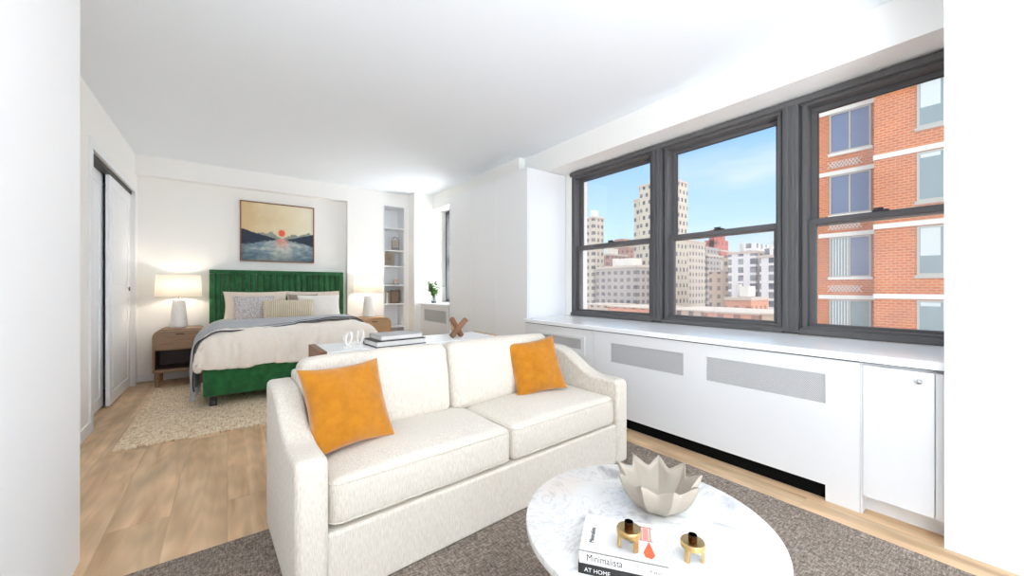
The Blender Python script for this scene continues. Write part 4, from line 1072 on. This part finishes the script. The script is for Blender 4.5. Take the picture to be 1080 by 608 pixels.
def far_building(u0, u1, v, X, mat, label, dx=14, extra=(), name='apartment_building', grp='buildings across the city'):
    ya, yb = y_at(u1, X), y_at(u0, X); h = z_at((u0+u1)/2, v, X)-GZ
    root = empty(name, (X, ya, GZ), 0, label, 'building', grp); w = yb-ya
    m = MB(); m.box(0, 0, 0, dx, w, h); m.build('wall', F[mat], root)
    m = MB(); m.box(-.2, -.2, h, dx+.2, w+.2, h+(.25 if grp == 'low roofs' else .7)); m.build('parapet', M['parapet'], root)
    if grp == 'low roofs': return root
    m = MB(); m.box(dx*.3, w*.3, h+.9, dx*.7, w*.65, h+3.4); m.cyl((dx*.5, w*.82, h+.9), (dx*.5, w*.82, h+3.8), min(1.2, w*.12), seg=12)
    m.build('rooftop_hut', M['stone'], root)
    for a, b_, hh in extra:
        m = MB(); m.box(1.5, w*a, h, dx-1, w*b_, h+hh); m.build('upper_storeys', F[mat], root)
    return root
far_building(674, 709, 194, 120, 'tower', 'tall slim lattice-windowed tower behind the first window mullion', 10)
far_building(668.5, 674, 212, 121, 'tower', 'lower step of the lattice tower on its left side', 9)
far_building(617, 626, 231, 110, 'pale', 'narrow pale tower at the left edge of the first window', 6)
far_building(627, 641, 270, 130, 'pink', 'pinkish brick block beside the narrow pale tower')
far_building(640, 662, 262, 165, 'pink', 'stepped pinkish block behind the grey slab', extra=((.3, .7, 5),))
far_building(629, 672, 283, 105, 'grey', 'wide grey slab block with close rows of windows in the first window')
far_building(703, 724, 256, 135, 'pale', 'pale block just right of the first mullion in the middle window')
far_building(725, 746, 271, 150, 'grey', 'hazy grey block left of the red brick tops', extra=((.2, .6, 4),))
far_building(737, 760, 266, 190, 'red', 'red brick block with stepped top on the skyline', extra=((.2, .8, 6), (.35, .6, 11)))
far_building(748, 769, 287, 125, 'tan', 'tan block in front of the red brick one', extra=((.0, .4, 5),))
far_building(768, 797, 268, 120, 'white', 'wide white apartment slab at the right of the middle window', extra=((.1, .5, 3),))
far_building(801, 817, 272, 118, 'white', 'white block with a roof hut nearest the second mullion', extra=((.3, .8, 3),))
far_building(806, 836, 262, 175, 'grey', 'hazy grey tower behind the white slabs')
far_building(765, 792, 317, 97, 'orange', 'low orange building with white front in the middle window', 10)
far_building(611, 640, 322, 90, 'tan', 'low tan roofs at the foot of the grey slab', 14, grp='low roofs')
far_building(641, 690, 325, 80, 'orange', 'long low pinkish roof below the lattice tower', 14, grp='low roofs')
far_building(700, 745, 328, 76, 'tan', 'low tan roof at the bottom left of the middle window', 16, grp='low roofs')
far_building(742, 800, 331, 66, 'orange', 'low pinkish roof at the bottom of the middle window', 14, grp='low roofs')
far_building(804, 840, 333, 62, 'tan', 'low tan roof beside the second mullion', 14, grp='low roofs')
struct(MB().box(10, -200, GZ-1, 600, 700, GZ).build('ground', flat('city_ground', srgb(200, 176, 160), .9, var=.15, vscale=.05)))

# ------------------------------------------------------------------ light
w = bpy.data.worlds.new('sky'); C.world = w; w.use_nodes = True; nt = w.node_tree
bg = nt.nodes['Background']
tc = N(nt, 'ShaderNodeTexCoord'); sp = N(nt, 'ShaderNodeSeparateXYZ'); L(nt, tc.outputs['Generated'], sp.inputs[0])
r = ramp(nt, [(0.0, srgb(226, 224, 222)), (.50, srgb(232, 244, 250)), (.56, srgb(196, 232, 255)), (.70, srgb(120, 184, 250)), (1, srgb(96, 150, 220))])
mr = N(nt, 'ShaderNodeMapRange'); mr.inputs['From Min'].default_value = -1; mr.inputs['From Max'].default_value = 1; L(nt, sp.outputs['Z'], mr.inputs['Value']); L(nt, mr.outputs[0], r.inputs[0])
mp = N(nt, 'ShaderNodeMapping'); mp.inputs['Scale'].default_value = (1.6, 1.6, 6); L(nt, tc.outputs['Generated'], mp.inputs['Vector'])
cl = N(nt, 'ShaderNodeTexNoise', Scale=1.4, Detail=7.0, Roughness=.55); L(nt, mp.outputs[0], cl.inputs['Vector'])
cr = N(nt, 'ShaderNodeMapRange'); cr.inputs['From Min'].default_value = .47; cr.inputs['From Max'].default_value = .72; cr.inputs['To Max'].default_value = .75; L(nt, cl.outputs['Fac'], cr.inputs['Value'])
mx = N(nt, 'ShaderNodeMix', data_type='RGBA'); mx.inputs['B'].default_value = (.86, .90, .96, 1); L(nt, cr.outputs[0], mx.inputs['Factor']); L(nt, r.outputs[0], mx.inputs['A'])
# brightening added to the unseen sky behind the viewer (-Y) to fill the room
ng = N(nt, 'ShaderNodeMath', operation='MULTIPLY'); ng.inputs[1].default_value = -1; L(nt, sp.outputs['Y'], ng.inputs[0])
m6 = N(nt, 'ShaderNodeMapRange'); m6.interpolation_type = 'SMOOTHSTEP'; m6.inputs['From Min'].default_value = .05; m6.inputs['From Max'].default_value = .9
m6.inputs['To Min'].default_value = 0; m6.inputs['To Max'].default_value = 1; L(nt, ng.outputs[0], m6.inputs['Value'])
mx2 = N(nt, 'ShaderNodeMix', data_type='RGBA'); mx2.inputs['B'].default_value = (1.7, 1.85, 2.05, 1); L(nt, m6.outputs[0], mx2.inputs['Factor']); L(nt, mx.outputs['Result'], mx2.inputs['A'])
# brightening added to the unseen sky overhead, for more light through the windows
m7 = N(nt, 'ShaderNodeMapRange'); m7.interpolation_type = 'SMOOTHSTEP'; m7.inputs['From Min'].default_value = .42; m7.inputs['From Max'].default_value = .8; L(nt, sp.outputs['Z'], m7.inputs['Value'])
mx3 = N(nt, 'ShaderNodeMix', data_type='RGBA'); mx3.inputs['B'].default_value = (1.5, 1.62, 1.75, 1); L(nt, m7.outputs[0], mx3.inputs['Factor']); L(nt, mx2.outputs['Result'], mx3.inputs['A'])
L(nt, mx3.outputs['Result'], bg.inputs['Color']); bg.inputs['Strength'].default_value = .75
def light(kind, name, loc, rot, energy, color=(1, 1, 1), **kw):
    l = bpy.data.lights.new(name, kind); l.energy = energy; l.color = color
    for k, v in kw.items(): setattr(l, k, v)
    o = bpy.data.objects.new(name, l); C.collection.objects.link(o); o.location = loc; o.rotation_euler = rot; return o
light('SUN', 'sun', (0, 0, 10), (R(50), 0, R(-52)), .46, (1, .95, .88), angle=R(1))
# unseen fill light added behind the viewer; no window stands there
light('AREA', 'rear_fill', (.9, -2.55, 1.25), (R(97), 0, R(14)), 6, (.88, .95, 1), shape='RECTANGLE', size=2.5, size_y=2.2)
# unseen fill added behind the viewer, aimed up to bounce off the ceiling
light('AREA', 'bounce_fill', (.2, -1.6, .45), (R(177), 0, R(6)), 102, (.88, .95, 1), shape='RECTANGLE', size=1.4, size_y=1.0)
# daylight entering at the far window, which the wardrobe hides
light('AREA', 'far_window_daylight', (3.06, 5.12, 1.5), (R(90), 0, R(90)), 19.5, (.90, .96, 1), shape='RECTANGLE', size=.5, size_y=1.3)

# ------------------------------------------------------------------ camera
cam = bpy.data.cameras.new('camera'); cam.sensor_width = 36; cam.lens = 36*400/1080; cam.clip_start = .02; cam.clip_end = 2000
co = bpy.data.objects.new('camera', cam); C.collection.objects.link(co); co.location = (0, 0, HC)
cam.shift_y = -1/1080
co.rotation_euler = (PI/2, 0, -math.atan2(.6, .8)); C.camera = co
C.view_settings.view_transform = 'Standard'; C.view_settings.look = 'None'; C.view_settings.gamma = 1; C.view_settings.use_curve_mapping = False
C.view_settings.exposure = .74
C.cycles.use_denoising = True; C.cycles.max_bounces = 10; C.cycles.diffuse_bounces = 7; C.cycles.transparent_max_bounces = 12
C.cycles.sample_clamp_indirect = 6; C.cycles.caustics_reflective = False; C.cycles.caustics_refractive = False
